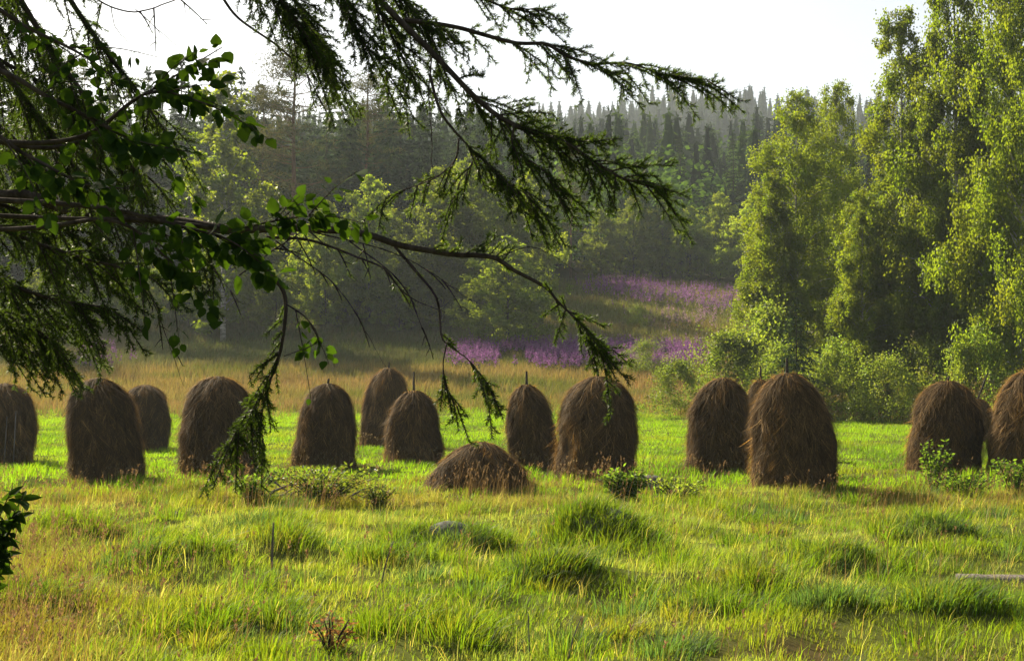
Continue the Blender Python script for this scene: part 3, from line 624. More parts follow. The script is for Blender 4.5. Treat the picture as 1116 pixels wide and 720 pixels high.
for i in range(4):      # rounded broadleaf crowns mixed into the wood
    n = 420; d_ = runit(n, rng); r_ = 2.6 * rng.random(n) ** .35 * (1 + .25 * np.sin(d_[:, 0] * 5 + i) + .2 * np.sin(d_[:, 2] * 7 + 2 * i)); P = d_ * r_[:, None] * [1, 1, 2.0] + [0, 0, 8]
    v, f = cards(P, nrm(runit(n, rng) - [0, 0, .4]), .75, .6, rng); bl.append((v, f, np.repeat(rng.uniform(.7, 1.3, (n, 1)) * np.array([2.6, 2.9, 1.1]), 4, 0)))
x, y = scatter(131, 166, .05, rng, half=.55); k = CX + x / y * F < 545; x, y = x[k], y[k]; add_trees(x, y, rng.uniform(14, 21, len(x)), tm0, rng.uniform(.7, 1.3, (len(x), 1)) * np.array([1., 1., 1.]))
x, y = scatter(160, 330, .014, rng, half=.42); add_trees(x, y, rng.uniform(10, 17, len(x)), bl, rng.uniform(.6, 1.2, (len(x), 1)) * np.ones(3))
x, y = scatter(162, 340, .042, rng, half=.42); H = 7 + 13 * rng.random(len(x)) ** 1.3
tcl = np.where(rng.random((len(x), 1)) < .3, np.array([1.9, 1.9, 1.0]), np.array([1., 1., 1.])) * rng.uniform(.7, 1.3, (len(x), 1))
add_trees(x, y, H, tmpl, tcl)
x, y = scatter(340, 790, .019, rng, half=.42); add_trees(x, y, 5 + 13 * rng.random(len(x)) ** 2.0, tmpl2, np.ones((len(x), 3)))
tag(link('forest', mb.mesh('forest'), M['spruce']), 'dense conifer forest covering the hazy hills', 'forest', kind='stuff')

# ------------------------------------------------------------------ low plants, stones, boards in the meadow
def leafy_plant(px, D, H, wd, nst, nleaf, leaf, label, name='weed_plant', cat='plant', mat='weed', seed=0, group=None, tw=.012):
    rng = np.random.default_rng(seed + 200); x = X(px, D); root = empty(name, (x, D, float(ground(x, D)) - .03)); tag(root, label, cat, group)
    sb = MB(); lb = MB()
    for s in range(nst):
        a = rng.uniform(0, 6.28); e = np.array([math.cos(a) * wd * rng.uniform(.2, 1), math.sin(a) * wd * .7 * rng.uniform(.2, 1), H * rng.uniform(.6, 1)])
        ln = smooth_line([(e[0] * .2, e[1] * .2, 0), (e[0] * .5, e[1] * .5, e[2] * .55), e], 7); sb.add(*tube(ln, np.linspace(tw, tw * .35, 7), 5))
        n = nleaf // nst; u = rng.uniform(.2, 1, n); P = at_h(ln, u) + rng.normal(0, .015, (n, 3)); aa = rng.uniform(0, 6.28, n)
        A = nrm(np.stack([np.cos(aa), np.sin(aa), rng.normal(.1, .45, n)], -1)); P = P + A * (.03 + .12 * H * (1 - u) * rng.random(n))[:, None]
        v, f = cards(P, A, leaf * rng.uniform(.6, 1.3, n), leaf * .55, rng, mid=.4); lb.add(v, [f], np.repeat(rng.uniform(.7, 1.35, (n, 1)) * (np.array([.17, .10, .05]) if mat == 'straw' else np.ones(3)), 4, 0))
    link('stem', sb.mesh('stem'), M['bark'], root); link('leaves', lb.mesh('leaves'), M[mat], root); return root
leafy_plant(1016, 27.0, 1.05, .42, 12, 560, .085, 'green sapling with light leaves in front of the reddish haystack', 'sapling', 'sapling', seed=1)
leafy_plant(1102, 26.8, .75, .6, 16, 620, .085, 'leafy sapling cluster at the foot of the haystack at the right edge', 'sapling', 'sapling', seed=2)
leafy_plant(1050, 26.3, .5, .9, 28, 1100, .07, 'low spreading green weeds between the two saplings on the right', seed=3)
leafy_plant(680, 25.6, .60, .62, 32, 1300, .09, 'dense bright green weed clump beside the grey stone', seed=4)
leafy_plant(738, 25.4, .42, .75, 24, 800, .06, 'low brownish weed patch right of the grey stone', seed=5, mat='willow')
leafy_plant(930, 29.5, .22, .5, 18, 420, .08, 'dark green weed tuft beside the foot of the tallest haystack', seed=6)
leafy_plant(350, 24.6, .66, 1.05, 38, 1700, .08, 'dark leafy weeds growing over the brush heap', seed=7, mat='willow')
leafy_plant(412, 24.2, .42, .45, 18, 560, .06, 'small dark weed tuft at the right end of the brush heap', seed=8, mat='willow')
leafy_plant(275, 24.4, .55, .55, 20, 760, .09, 'weed clump under the tip of the hanging spruce spray', seed=9)
# brush heap: dead branches
root = empty('brush_heap', (X(345, 25.2), 25.2, float(ground(X(345, 25.2), 25.2)))); tag(root, 'heap of bare grey dead branches lying before the narrow haystack', 'brush heap')
rng = np.random.default_rng(3)
for s in range(26):
    c = np.array([rng.normal(0, .45), rng.normal(0, .25), abs(rng.normal(.12, .1))]); a = rng.normal(.35, .5); L = rng.uniform(.4, .95); d = np.array([math.cos(a), rng.normal(0, .4), math.sin(a) * .6])
    d /= np.linalg.norm(d); n_ = np.cross(d, [0, 1, .3]); b = MB(); b.add(*tube(smooth_line([c - d * L / 2, c + n_ * rng.normal(0, .06), c + d * L / 2], 7), np.linspace(.022, .007, 7) * rng.uniform(.6, 1.3), 6))
    for k in range(3):
        q0 = c + d * L * rng.uniform(-.3, .4); b.add(*tube(smooth_line([q0, q0 + (d + n_ * rng.choice([-1, 1]) * .7) * .12, q0 + (d * .8 + n_ * rng.choice([-1, 1]) * .5 + [0, 0, .3]) * .25], 5), np.linspace(.009, .003, 5), 5))
    link('dead_branch', b.mesh('dead_branch'), M['wood'], root)
def stone(px, D, rx, ry, rz, label, seed, sink=.4, cat='stone', nm='stone'):
    rng = np.random.default_rng(seed); nu, nv = 36, 18; u, v = np.meshgrid(np.linspace(0, 2 * np.pi, nu, endpoint=False), np.linspace(.02, np.pi - .02, nv), indexing='ij')
    d = np.stack([np.cos(u) * np.sin(v), np.sin(u) * np.sin(v), np.cos(v)], -1); r = 1.
    for k in range(10):
        nvec = nrm(rng.normal(size=3)); c_ = rng.uniform(.72, .95); r = np.minimum(r, c_ / np.maximum(d @ nvec, .05)) if k else np.minimum(np.ones(u.shape), c_ / np.maximum(d @ nvec, .05))
    P = d * r[..., None] * [rx, ry, rz]; V = P.reshape(-1, 3); i = np.arange(nu)[:, None]; j = np.arange(nv - 1)[None]
    q = np.stack([i * nv + j, i * nv + j + 1, ((i + 1) % nu) * nv + j + 1, ((i + 1) % nu) * nv + j], -1).reshape(-1, 4)
    caps = [np.arange(nu) * nv, (np.arange(nu) * nv + nv - 1)[::-1]]; n0 = len(V); V = np.vstack([V, P[:, 0].mean(0), P[:, -1].mean(0)])
    t = np.vstack([np.stack([np.arange(nu) * nv, np.roll(np.arange(nu), -1) * nv, np.full(nu, n0)], -1), np.stack([np.roll(np.arange(nu), -1) * nv + nv - 1, np.arange(nu) * nv + nv - 1, np.full(nu, n0 + 1)], -1)])
    x = X(px, D); b = MB(); b.add(V, [q, t]); o = link(nm, b.mesh(nm), M['rock'], smooth=True); o.location = (x, D, float(ground(x, D)) + rz * sink); tag(o, label, cat); return o
stone(708, 27.2, .42, .3, .30, 'pale grey stone in front of the big golden-edged haystack', 5, .35)
stone(490, 19.0, .42, .33, .34, 'rounded dark boulder overgrown with grass in the foreground', 8, -.55)
stone(655, 18.7, .5, .33, .30, 'low grass-covered stone right of the rounded dark boulder', 9, -.75)
for px, D, r_, n_ in ((490, 19.0, .5, 60), (655, 18.7, .6, 50)):
    pass
def board(px, py, D, L, rz, label, seed):
    x = X(px, D); z = float(ground(x, D)); b = MB(); rng = np.random.default_rng(seed); n = 9
    xs = np.linspace(-L / 2, L / 2, n); w_ = .075 + rng.normal(0, .004, n); t_ = .016; V = []
    for k in range(n):
        wob = rng.normal(0, .004)
        V += [(xs[k], -w_[k], -t_ + wob), (xs[k], w_[k], -t_ + wob), (xs[k], w_[k] - .006, t_ + wob), (xs[k], -w_[k] + .006, t_ + wob)]
    i = np.arange(n - 1)[:, None] * 4; j = np.arange(4)[None]; q = np.stack([i + j, i + (j + 1) % 4, i + 4 + (j + 1) % 4, i + 4 + j], -1).reshape(-1, 4)
    b.add(V, [q, np.array([[3, 2, 1, 0], [(n - 1) * 4, (n - 1) * 4 + 1, (n - 1) * 4 + 2, (n - 1) * 4 + 3]])]); o = link('wooden_board', b.mesh('wooden_board'), M['wood'])
    o.location = (x, D, z + .025); o.rotation_euler = (.5, .02, rz); tag(o, label, 'board', 'boards lying in the grass'); return o
board(1085, 622, 16.4, .95, .05, 'grey weathered board lying in grass near the right edge', 1)
board(805, 621, 16.5, .75, -.04, 'pale weathered board lying in grass right of the low stone', 2)
def stick(px, pyb, D, H, lean, r, label, nm='dead_stalk', cat='dead stalk'):
    x = X(px, D); b = MB(); b.add(*tube(smooth_line([(0, 0, -.05), (lean * .4, 0, H * .5), (lean, 0, H)], 7), np.linspace(r, r * .6, 7), 6)); o = link(nm, b.mesh(nm), M['wood'])
    o.location = (x, D, float(ground(x, D))); tag(o, label, cat); return o
stick(297, 635, 15.9, .55, .02, .017, 'short upright weathered stake in the grass at the left', 'stake', 'stake')
stick(415, 645, 15.2, .5, .14, .011, 'pale dry stalk leaning right in the left middle foreground')
stick(577, 715, 11.8, .40, -.01, .008, 'thin dark bare stalk at the bottom middle')
stick(618, 715, 11.8, .36, .12, .008, 'pale leaning dry stalk right of the thin dark one')
leafy_plant(362, 11.9, .32, .22, 9, 220, .05, 'dry brown withered herb at the bottom left', 'withered_herb', 'herb', mat='straw', seed=31)

# ------------------------------------------------------------------ near spruce with overhanging branches
class Spray:
    def __init__(s, seed): s.rng = np.random.default_rng(seed); s.w = MB(); s.P = []; s.A = []; s.n = 0
    def shoot(s, line, r0, needles=1000, gap=0.0):
        n = len(line); s.w.add(*tube(line, np.linspace(r0, r0 * .45, n), 5)); seg = np.linalg.norm(np.diff(line, axis=0), axis=1).sum()
        k = int(seg * needles)
        if k < 3: return
        u = s.rng.uniform(gap, 1, k); p = at_h(line, u); T = nrm(at_h(line, np.clip(u + .05, 0, 1)) - at_h(line, np.clip(u - .05, 0, 1)))
        side = nrm(np.cross(T, runit(k, s.rng))); s.P.append(p); s.A.append(nrm(T * .75 + side * .75 + [0, 0, .12]))
    def twig(s, p, d, L, r0, droop, needles, sub=True):
        rng = s.rng; k = 6; g = np.array([0, 0, -1.]); u = np.linspace(0, 1, k)[:, None]
        curve = nrm(rng.normal(size=3)) * .12
        line = p + d * L * u + (g * droop + curve) * L * u ** 2 * .6
        s.shoot(line, r0, needles, .08)
        if sub and L > .10:
            n = int(L / .042)
            for i in range(n):
                t = .15 + .85 * (i + rng.random()) / n; q = at_h(line, np.array([t]))[0]; T = nrm(at_h(line, np.array([min(1, t + .1)]))[0] - at_h(line, np.array([t - .1]))[0])
                sd_ = nrm(np.cross(T, nrm(np.array([rng.normal(0, .35), 1., .35 + rng.normal(0, .4)])))) * rng.choice([-1, 1])
                l2 = L * rng.uniform(.22, .42) * (1.15 - t * .75)
                s.twig(q, nrm(T * .8 + sd_ * .85 + rng.normal(0, .15, 3)), max(.035, l2), r0 * .6, droop * .8, needles, sub=l2 > .13)
    def finish(s, root, nm='branch', needle=(.018, .0030), tint=1.0):
        wo = link(nm, s.w.mesh(nm), M['bark'], root)
        if s.P:
            P = np.concatenate(s.P); A = np.concatenate(s.A); n = len(P); v, f = cards(P, A, needle[0] * s.rng.uniform(.75, 1.2, n), needle[1], s.rng, mid=.3)
            b = MB(); b.add(v, [f], np.repeat(s.rng.uniform(.7, 1.3, (n, 1)) * tint * np.ones(3), 4, 0)); link('needles', b.mesh('needles'), M['fneedle'], wo)
        return wo
def branch(root, pts, r0, r1, twigs, seed, needles=950, nlen=40):
    """pts: (px,py,d) knots; twigs: list of (t0,t1,count,length,(dirx,dirz),droop)"""
    s = Spray(seed); rng = s.rng; line = smooth_line([W(*p) for p in pts], nlen); line += np.cumsum(rng.normal(0, .0025, line.shape), 0) * np.linspace(0, 1, nlen)[:, None] * .6
    s.w.add(*tube(line, np.linspace(r0, r1, nlen), 7))
    for (t0, t1, n, L, dr, droop) in twigs:
        n = int(n * 1.2)
        for i in range(n):
            t = t0 + (t1 - t0) * (i + rng.random()) / n; p = at_h(line, np.array([t]))[0]; T = nrm(at_h(line, np.array([min(1, t + .02)]))[0] - at_h(line, np.array([max(0, t - .02)]))[0])
            d = nrm(np.array([dr[0], 0, dr[1]]) + T * .3 + rng.normal(0, .28, 3) * [1, 1.6, 1]); s.twig(p, d, L * rng.uniform(.55, 1.25), .0035, droop, needles)
    return s.finish(root)
tx, ty = -3.0, 5.6; tz = float(ground(tx, ty))
sp = empty('spruce_tree', (0, 0, 0)); tag(sp, 'large near spruce whose drooping needle branches hang across the upper view', 'tree')
sp.location = (tx, ty, tz)
off = np.array([tx, ty, tz])
b = MB(); t = np.linspace(0, 1, 24); b.add(*tube(np.stack([np.sin(t * 5) * .04, np.cos(t * 4) * .04 - .04, t * 12 - .2], -1) + off, .22 * (1 - t * .85) + .05 * np.exp(-t * 25), 14)); link('trunk', b.mesh('trunk'), M['bark'], sp)
# A: long lower fork of the top branch
branch(sp, [(-265, -420, 5.6), (0, -330, 5.5), (240, -170, 5.3), (380, -40, 5.2), (415, 0, 5.2), (473, 58, 5.15), (529, 114, 5.1), (573, 140, 5.1), (617, 152, 5.05), (668, 186, 5.0), (718, 203, 5.0)], .020, .0025,
       [(.52, .76, 7, .27, (.9, .1), .35), (.60, .85, 7, .25, (.4, -.75), .4), (.72, .93, 8, .24, (1, .22), .3), (.8, 1, 7, .18, (.5, -.65), .4), (.9, 1, 5, .14, (1, -.1), .3), (.5, .66, 6, .22, (.5, -.6), .5)], 1)
# A2: upper fork running to the far right tip
branch(sp, [(440, 20, 5.2), (467, 23, 5.2), (502, 29, 5.25), (560, 45, 5.3), (596, 47, 5.3), (617, 60, 5.3), (649, 70, 5.3), (687, 70, 5.3), (712, 77, 5.3), (740, 86, 5.3), (778, 90, 5.3)], .010, .002,
       [(.55, .98, 11, .19, (.8, -.4), .4), (.82, 1, 7, .15, (.9, .12), .15), (.05, .45, 9, .20, (.7, -.45), .4), (.35, .55, 4, .24, (.5, -.6), .4)], 2)
# B: dense curtain at the top
for k, (x0, y0, x1, y1, sd_) in enumerate([(250, -60, 335, 45, 5), (300, -90, 400, 60, 6), (345, -80, 440, 70, 7), (280, -40, 350, 70, 8), (390, -40, 470, 40, 9)]):
    branch(sp, [(-262, -520 + k * 25, 5.6), (0, -400, 5.4), (x0 - 90, y0 - 90, 5.1), (x0, y0, 5.0 + .1 * k), ((x0 + x1) / 2 + 8, (y0 + y1) / 2 - 6, 5.0 + .1 * k), (x1, y1, 5.0 + .1 * k)], .022, .003,
           [(.60, 1, 14, .24, (.45, -.8), .5), (.72, 1, 8, .17, (.6, -.5), .5)], 10 + k)
branch(sp, [(420, -120, 5.4), (470, -40, 5.4), (520, -6, 5.4), (560, 8, 5.4), (592, 6, 5.4)], .008, .002, [(.3, 1, 14, .17, (.7, -.2), .3)], 20)
# thin twigs
branch(sp, [(60, -60, 5.2), (95, -12, 5.2), (120, 5, 5.2), (150, 9, 5.2), (190, -6, 5.2), (215, -30, 5.2)], .004, .002, [(.3, .9, 4, .12, (.2, -.8), .3)], 27, 60)
branch(sp, [(145, 8, 5.2), (165, 25, 5.2), (200, 57, 5.2)], .002, .0008, [], 28)
branch(sp, [(118, 5, 5.2), (125, 30, 5.2), (150, 58, 5.2)], .002, .0008, [], 29)
branch(sp, [(236, -12, 5.2), (258, 18, 5.2), (300, 48, 5.2), (330, 76, 5.2), (350, 112, 5.2)], .006, .0015, [(.5, 1, 3, .09, (.3, -.8), .4)], 21, 500)
branch(sp, [(470, 60, 5.15), (467, 105, 5.1), (470, 150, 5.1), (469, 195, 5.1)], .003, .001, [], 22)
branch(sp, [(468, 80, 5.1), (480, 120, 5.0), (505, 152, 5.0), (532, 178, 5.0), (560, 200, 5.0), (580, 208, 5.0)], .006, .0015, [(.35, 1, 14, .17, (.5, -.7), .5)], 23)
branch(sp, [(500, 150, 5.1), (495, 175, 5.1), (470, 195, 5.1), (440, 205, 5.1), (418, 212, 5.1)], .004, .001, [(.2, 1, 9, .12, (-.2, -.7), .4)], 24, 850)
branch(sp, [(520, 165, 5.1), (510, 185, 5.1), (498, 205, 5.1), (488, 228, 5.1)], .003, .001, [(.1, 1, 6, .12, (-.2, -.6), .4)], 25)
branch(sp, [(560, 135, 5.0), (560, 160, 5.0), (590, 185, 5.0), (600, 208, 5.0)], .004, .001, [(.1, 1, 9, .15, (.3, -.7), .4)], 26)
# D: the long limb
branch(sp, [(-262, 190, 5.6), (-120, 216, 5.4), (0, 213, 5.2), (30, 213, 5.2), (70, 228, 5.2), (110, 236, 5.15), (190, 241, 5.1), (250, 250, 5.0), (330, 249, 5.0), (391, 255, 5.0), (430, 267, 5.0), (482, 276, 5.0), (531, 280, 5.0), (556, 295, 5.0), (589, 312, 5.0), (605, 331, 5.0), (629, 356, 5.0), (655, 395, 5.0)], .025, .002,
       [(.90, 1, 15, .15, (.35, -.55), .4), (.85, .91, 4, .08, (-.1, .3), .2), (.62, .74, 9, .09, (.3, .35), .1), (.30, .40, 7, .24, (.4, -.75), .5)], 30, nlen=70)
branch(sp, [(290, 258, 5.0), (340, 262, 5.0), (390, 280, 4.95), (420, 292, 4.95), (445, 320, 4.95), (490, 340, 4.95)], .006, .001, [(.3, .8, 4, .10, (.2, -.7), .3)], 31, 260)
branch(sp, [(430, 268, 5.0), (450, 292, 5.0), (475, 325, 5.0), (480, 365, 5.0), (490, 376, 5.0), (515, 395, 5.0), (536, 425, 5.0)], .006, .001, [(.45, .7, 3, .08, (.2, .0), .2), (.8, 1, 6, .13, (.3, -.7), .4)], 32)
branch(sp, [(487, 374, 5.0), (482, 400, 5.0), (486, 425, 5.0), (497, 445, 5.0)], .003, .001, [(.3, 1, 7, .10, (.2, -.8), .3)], 33)
branch(sp, [(540, 281, 5.0), (575, 270, 5.0), (600, 278, 5.0), (630, 300, 5.0)], .002, .0007, [], 34)
for k, (a_, b_) in enumerate([((300, 262), (420, 400)), ((330, 250), (520, 330)), ((380, 262), (470, 380)), ((140, 240), (260, 330)), ((100, 240), (200, 420)), ((260, 300), (350, 240))]):
    branch(sp, [(a_[0], a_[1], 5.0), ((a_[0] + b_[0]) / 2 + 12, (a_[1] + b_[1]) / 2 - 12, 4.95), (b_[0], b_[1], 4.95)], .003, .0008, [(.2, .9, 4, .10, (.3, -.5), .4)], 35 + k, 60)
# F: dangling branch before the wide haystack
branch(sp, [(250, 249, 5.0), (271, 270, 5.0), (292, 295, 5.0), (310, 320, 5.0), (309, 360, 5.0), (300, 397, 5.0), (284, 427, 5.0), (266, 452, 5.0), (246, 480, 5.0)], .011, .002,
       [(.40, .6, 5, .11, (-.5, .0), .5), (.55, .8, 7, .17, (-.5, -.4), .5), (.75, 1, 8, .17, (-.4, -.6), .4), (.7, .95, 4, .15, (.5, -.4), .4)], 45)
branch(sp, [(300, 397, 5.0), (288, 440, 5.0), (284, 465, 5.0), (290, 488, 5.0)], .003, .001, [(.2, 1, 5, .12, (-.1, -.8), .4)], 46)
# left mass: sloping branches
LM = [((-60, -90), (60, 60), (150, 190)), ((-100, -40), (30, 110), (120, 230)), ((-40, -140), (100, 40), (190, 160)), ((-120, 40), (0, 140), (100, 240)), ((-60, -60), (90, 130), (175, 205)), ((-160, -200), (0, -10), (75, 120)), ((-140, 60), (-20, 150), (60, 240)), ((-120, 0), (10, 70), (100, 120)), ((-140, 110), (-10, 190), (70, 290)), ((-100, -120), (-10, 20), (40, 140))]
for k, (a_, b_, c_) in enumerate(LM):
    dd = 4.8 + .18 * k
    branch(sp, [(-262, a_[1] - 40, 5.6), (a_[0], a_[1], dd), (b_[0], b_[1], dd), (c_[0], c_[1], dd)], .02, .003, [(.35, .75, 12, .26, (.3, -.75), .6), (.6, 1, 12, .20, (.35, -.8), .6)], 50 + k, 800)
LL = [((-80, 250), (50, 300), (165, 335)), ((-100, 290), (20, 345), (130, 372)), ((-90, 330), (10, 375), (60, 405)), ((-60, 240), (40, 270), (120, 320)), ((-120, 360), (-20, 395), (40, 425)), ((-80, 200), (30, 290), (80, 380)), ((-120, 230), (-10, 320), (40, 400)), ((-100, 300), (0, 350), (90, 390))]
for k, (a_, b_, c_) in enumerate(LL):
    dd = 4.7 + .2 * k
    branch(sp, [(-262, a_[1] - 60, 5.6), (a_[0], a_[1] - 30, dd), (b_[0], b_[1] - 30, dd), (c_[0], c_[1] - 32, dd)], .014, .0025, [(.45, 1, 15, .19, (.45, -.55), .6), (.5, .95, 6, .15, (.4, .1), .5)], 60 + k, 900)
for o in sp.children: o.location = -off          # part meshes are laid out in world coordinates
for k in range(34):      # upper boughs on the far side, added unseen above the view to shade the lower ones
    s = Spray(500 + k); a = math.radians(35 + 140 * ((k * .618) % 1)); zz = 4.8 + 2.6 * k / 34; L = s.rng.uniform(1.7, 2.7); st_ = np.array([0, 0, zz]); e = np.array([math.cos(a) * L, math.sin(a) * L, zz + .05 * L])
    line = smooth_line([st_, (st_ + e) / 2 + [0, 0, .12], e], 12); s.w.add(*tube(line, np.linspace(.028, .006, 12), 6))
    for i in range(16):
        q0 = at_h(line, np.array([.2 + .8 * i / 16]))[0]; sd_ = (-1) ** i; s.twig(q0, nrm(np.array([math.cos(a) - sd_ * math.sin(a), math.sin(a) + sd_ * math.cos(a), -.25]) + s.rng.normal(0, .2, 3)), .42, .004, .25, 170)
    s.finish(sp, needle=(.03, .007))
# upper crown of the same spruce, above the view
for k in range(26):
    s = Spray(300 + k); a = k * 2.4; zz = 6.5 + k * .2; L = 2.2 * (1 - k / 34); st_ = np.array([0, 0, zz]); e = np.array([math.cos(a) * L, math.sin(a) * L, zz - .5 * L])
    line = smooth_line([st_, (st_ + e) / 2 + [0, 0, .1], e], 12); s.w.add(*tube(line, np.linspace(.03, .006, 12), 6))
    for i in range(9):
        q0 = at_h(line, np.array([.3 + .7 * i / 9]))[0]; s.twig(q0, nrm(np.array([math.cos(a), math.sin(a), -.8]) + s.rng.normal(0, .4, 3)), .34, .004, .5, 160)
    s.finish(sp, needle=(.03, .006))

# ------------------------------------------------------------------ near broadleaf tree (twigs with ovate leaves)
def ovate(P, A, N, L, Wd):
    """8-point folded ovate leaves; P base, A axis, N up"""
    n = len(P); S = nrm(np.cross(A, N)); N2 = np.cross(S, A); u = np.array([0, .18, .45, .75, 1.]); w_ = np.array([0, .40, .5, .30, 0])
    L = L[:, None]; V = []
    for k in range(5): V.append(P + A * L * u[k] - N2 * L * .10 * u[k] ** 2)
    for sgn in (1, -1):
        for k in (1, 2, 3): V.append(P + A * L * u[k] + S * sgn * L * Wd * w_[k] + N2 * L * (.07 * w_[k] * 2 - .10 * u[k] ** 2))
    V = np.stack(V, 1); b = np.arange(n)[:, None] * 11
    tr = [(0, 5, 1), (0, 1, 8), (3, 7, 4), (3, 4, 10)]; qd = [(1, 5, 6, 2), (2, 6, 7, 3), (1, 2, 9, 8), (2, 3, 10, 9)]
    return V.reshape(-1, 3), [np.concatenate([b + np.array(q)[None] for q in qd]), np.concatenate([b + np.array(t)[None] for t in tr])], 11
bt = empty('broadleaf_tree', (-2.7, 4.4, float(ground(-2.7, 4.4)))); tag(bt, 'near broadleaf tree reaching in from the left with oval green leaves', 'tree')
boff = np.array(bt.location)
b = MB(); t = np.linspace(0, 1, 16); b.add(*tube(np.stack([t * .3, np.sin(t * 4) * .05, t * 5 - .1], -1) + boff, .09 * (1 - t * .8), 10)); link('trunk', b.mesh('trunk'), M['bark'], bt)
def leafbranch(pts, r0, nl, seed, size=.068, t0=.3, sub=5):
    rng = np.random.default_rng(seed + 400); line = smooth_line([W(*p) for p in pts], 30); b = MB(); b.add(*tube(line, np.linspace(r0, .0015, 30), 6)); lines = [(line, t0)]
    for k in range(sub):
        t = rng.uniform(t0, .95); p = at_h(line, np.array([t]))[0]; T = nrm(at_h(line, np.array([min(1, t + .05)]))[0] - p); d = nrm(T + rng.normal(0, .5, 3) + [0, 0, -.25]); L = rng.uniform(.12, .3)
        l2 = smooth_line([p, p + d * L * .5, p + d * L + [0, 0, -.1 * L]], 8); b.add(*tube(l2, np.linspace(.0025, .001, 8), 5)); lines.append((l2, .2))
    wo = link('branch', b.mesh('branch'), M['bark'], bt); wo.location = -boff; lb = MB()
    P = []; A = []
    for li, (l, tt) in enumerate(lines):
        n = int(nl * 1.8 * (.5 if li == 0 else .5 / max(1, sub))); u = rng.uniform(tt, 1, n); p = at_h(l, u); T = nrm(at_h(l, np.clip(u + .05, 0, 1)) - at_h(l, np.clip(u - .05, 0, 1)))
        P.append(p); A.append(nrm(T * .5 + rng.normal(0, .6, (n, 3)) + [0, 0, -.45]))
    P = np.concatenate(P); A = np.concatenate(A); n = len(P); st_ = P + A * .02
    pet, pf, pt = ribbons(np.stack([P, (P + st_) / 2, st_], 1), .002, np.ones((n, 3)), nrm(np.cross(A, [0, 1, .1])))
    lb.add(pet, pf, pt); v, f, k_ = ovate(st_, A, nrm(runit(n, rng) * .7 + [0, -.5, .6]), size * .70 * rng.uniform(.6, 1.25, n), .78)
    lb.add(v, f, np.repeat(rng.uniform(.7, 1.3, (n, 1)) * np.ones(3), k_, 0)); link('leaves', lb.mesh('leaves'), M['aspen'], wo)
leafbranch([(-400, 60, 4.4), (-100, 130, 4.4), (60, 160, 4.4), (150, 105, 4.4), (240, 50, 4.4)], .012, 50, 1, t0=.5)
leafbranch([(-400, 120, 4.4), (-60, 150, 4.3), (80, 150, 4.3), (160, 100, 4.3), (235, 115, 4.3)], .012, 50, 2, t0=.45)
leafbranch([(-400, 20, 4.4), (-60, 60, 4.2), (60, 110, 4.2), (140, 150, 4.2), (205, 165, 4.2)], .012, 55, 3, t0=.45)
leafbranch([(-400, 200, 4.4), (-60, 215, 4.4), (100, 225, 4.4), (190, 245, 4.4), (250, 262, 4.4), (300, 300, 4.4)], .012, 55, 4, size=.075, t0=.55)
leafbranch([(-400, 210, 4.4), (0, 235, 4.5), (160, 240, 4.5), (250, 248, 4.5), (300, 240, 4.5), (350, 232, 4.5)], .010, 46, 5, t0=.65, sub=4)
leafbranch([(-400, 260, 4.4), (0, 250, 4.4), (120, 240, 4.4), (180, 280, 4.4), (215, 318, 4.4)], .010, 46, 6, t0=.55, sub=4)
leafbranch([(-400, 90, 4.4), (-80, 120, 4.0), (30, 170, 4.0), (90, 200, 4.0), (140, 205, 4.0)], .010, 50, 7, t0=.4)
leafbranch([(-400, -60, 4.4), (-80, -20, 4.2), (30, 30, 4.2), (90, 60, 4.2), (130, 90, 4.2)], .010, 40, 8, t0=.4, size=.055)
leafbranch([(310, 330, 4.9), (335, 348, 4.9), (345, 372, 4.9), (310, 388, 4.9)], .003, 14, 9, t0=.1, sub=2, size=.05)
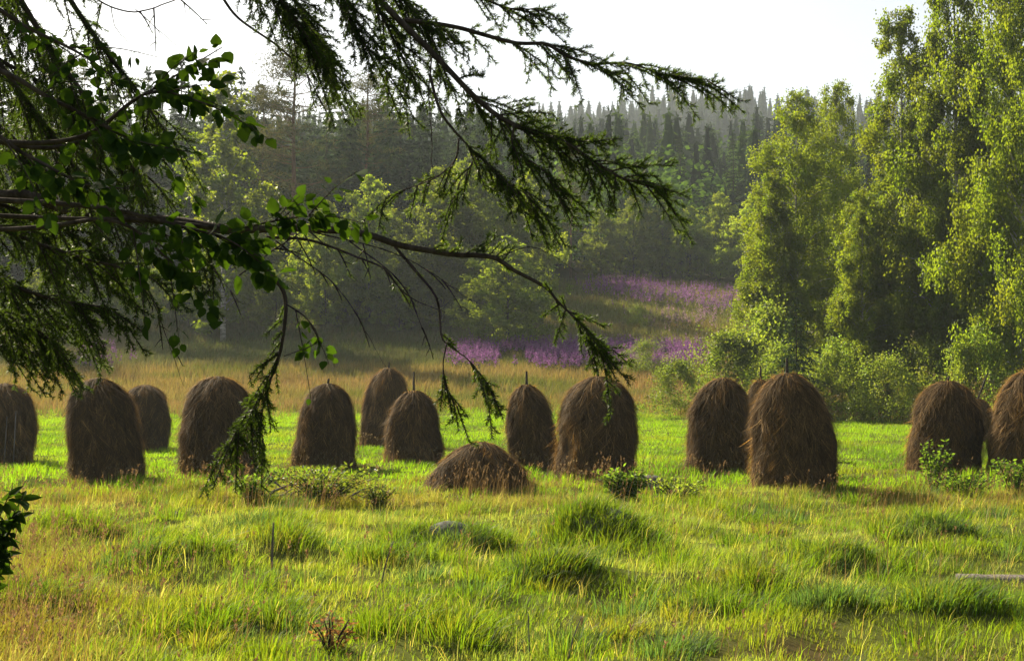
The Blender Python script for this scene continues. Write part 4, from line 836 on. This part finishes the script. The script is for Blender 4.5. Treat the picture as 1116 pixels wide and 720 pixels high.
# seedling shrub low at the left edge
sx = X(-70, 5.2); sh = empty('leafy_bush', (sx, 5.2, float(ground(sx, 5.2)))); tag(sh, 'dark pointed-leaf bush poking in at the lower left edge', 'bush')
rng = np.random.default_rng(77); sb = MB(); P = []; A = []
for k in range(9):
    top = np.array([rng.uniform(.05, .36), rng.uniform(-.2, .2), 1.74 + rng.uniform(-.6, .12)]); l = smooth_line([(rng.normal(0, .03), rng.normal(0, .03), -.05), top * [.25, .4, .6], top], 10); sb.add(*tube(l, np.linspace(.008, .002, 10), 6))
    n = 70; u = rng.uniform(.4, 1, n); P.append(at_h(l, u)); A.append(nrm(rng.normal(0, .6, (n, 3)) + [.15, 0, -.3]))
link('stem', sb.mesh('stem'), M['bark'], sh); P = np.concatenate(P); A = np.concatenate(A); n = len(P)
lb = MB(); v, f, k_ = ovate(P, A, nrm(runit(n, rng) * .6 + [0, -.3, .8]), .075 * rng.uniform(.7, 1.2, n), .5); lb.add(v, f, np.repeat(rng.uniform(.7, 1.3, (n, 1)) * np.ones(3), k_, 0)); link('leaves', lb.mesh('leaves'), M['aspen'], sh)

# ------------------------------------------------------------------ haze
hb = MB(); x0, x1, y0, y1, z0, z1 = -720, 720, -60, 920, -4, 215
hb.add([(x0, y0, z0), (x1, y0, z0), (x1, y1, z0), (x0, y1, z0), (x0, y0, z1), (x1, y0, z1), (x1, y1, z1), (x0, y1, z1)], [np.array([(3, 2, 1, 0), (4, 5, 6, 7), (0, 1, 5, 4), (1, 2, 6, 5), (2, 3, 7, 6), (3, 0, 4, 7)])])
hm = bpy.data.materials.new('haze'); hm.use_nodes = True; N = hm.node_tree.nodes; N.clear(); o_ = N.new('ShaderNodeOutputMaterial'); pv = N.new('ShaderNodeVolumePrincipled')
pv.inputs['Color'].default_value = (.78, .88, .97, 1); pv.inputs['Density'].default_value = .00023; pv.inputs['Anisotropy'].default_value = .25
hm.node_tree.links.new(pv.outputs[0], o_.inputs['Volume'])
tag(link('haze', hb.mesh('haze'), hm), 'thin pale morning haze filling the valley', 'haze', kind='stuff')
print('built', len(bpy.data.objects))
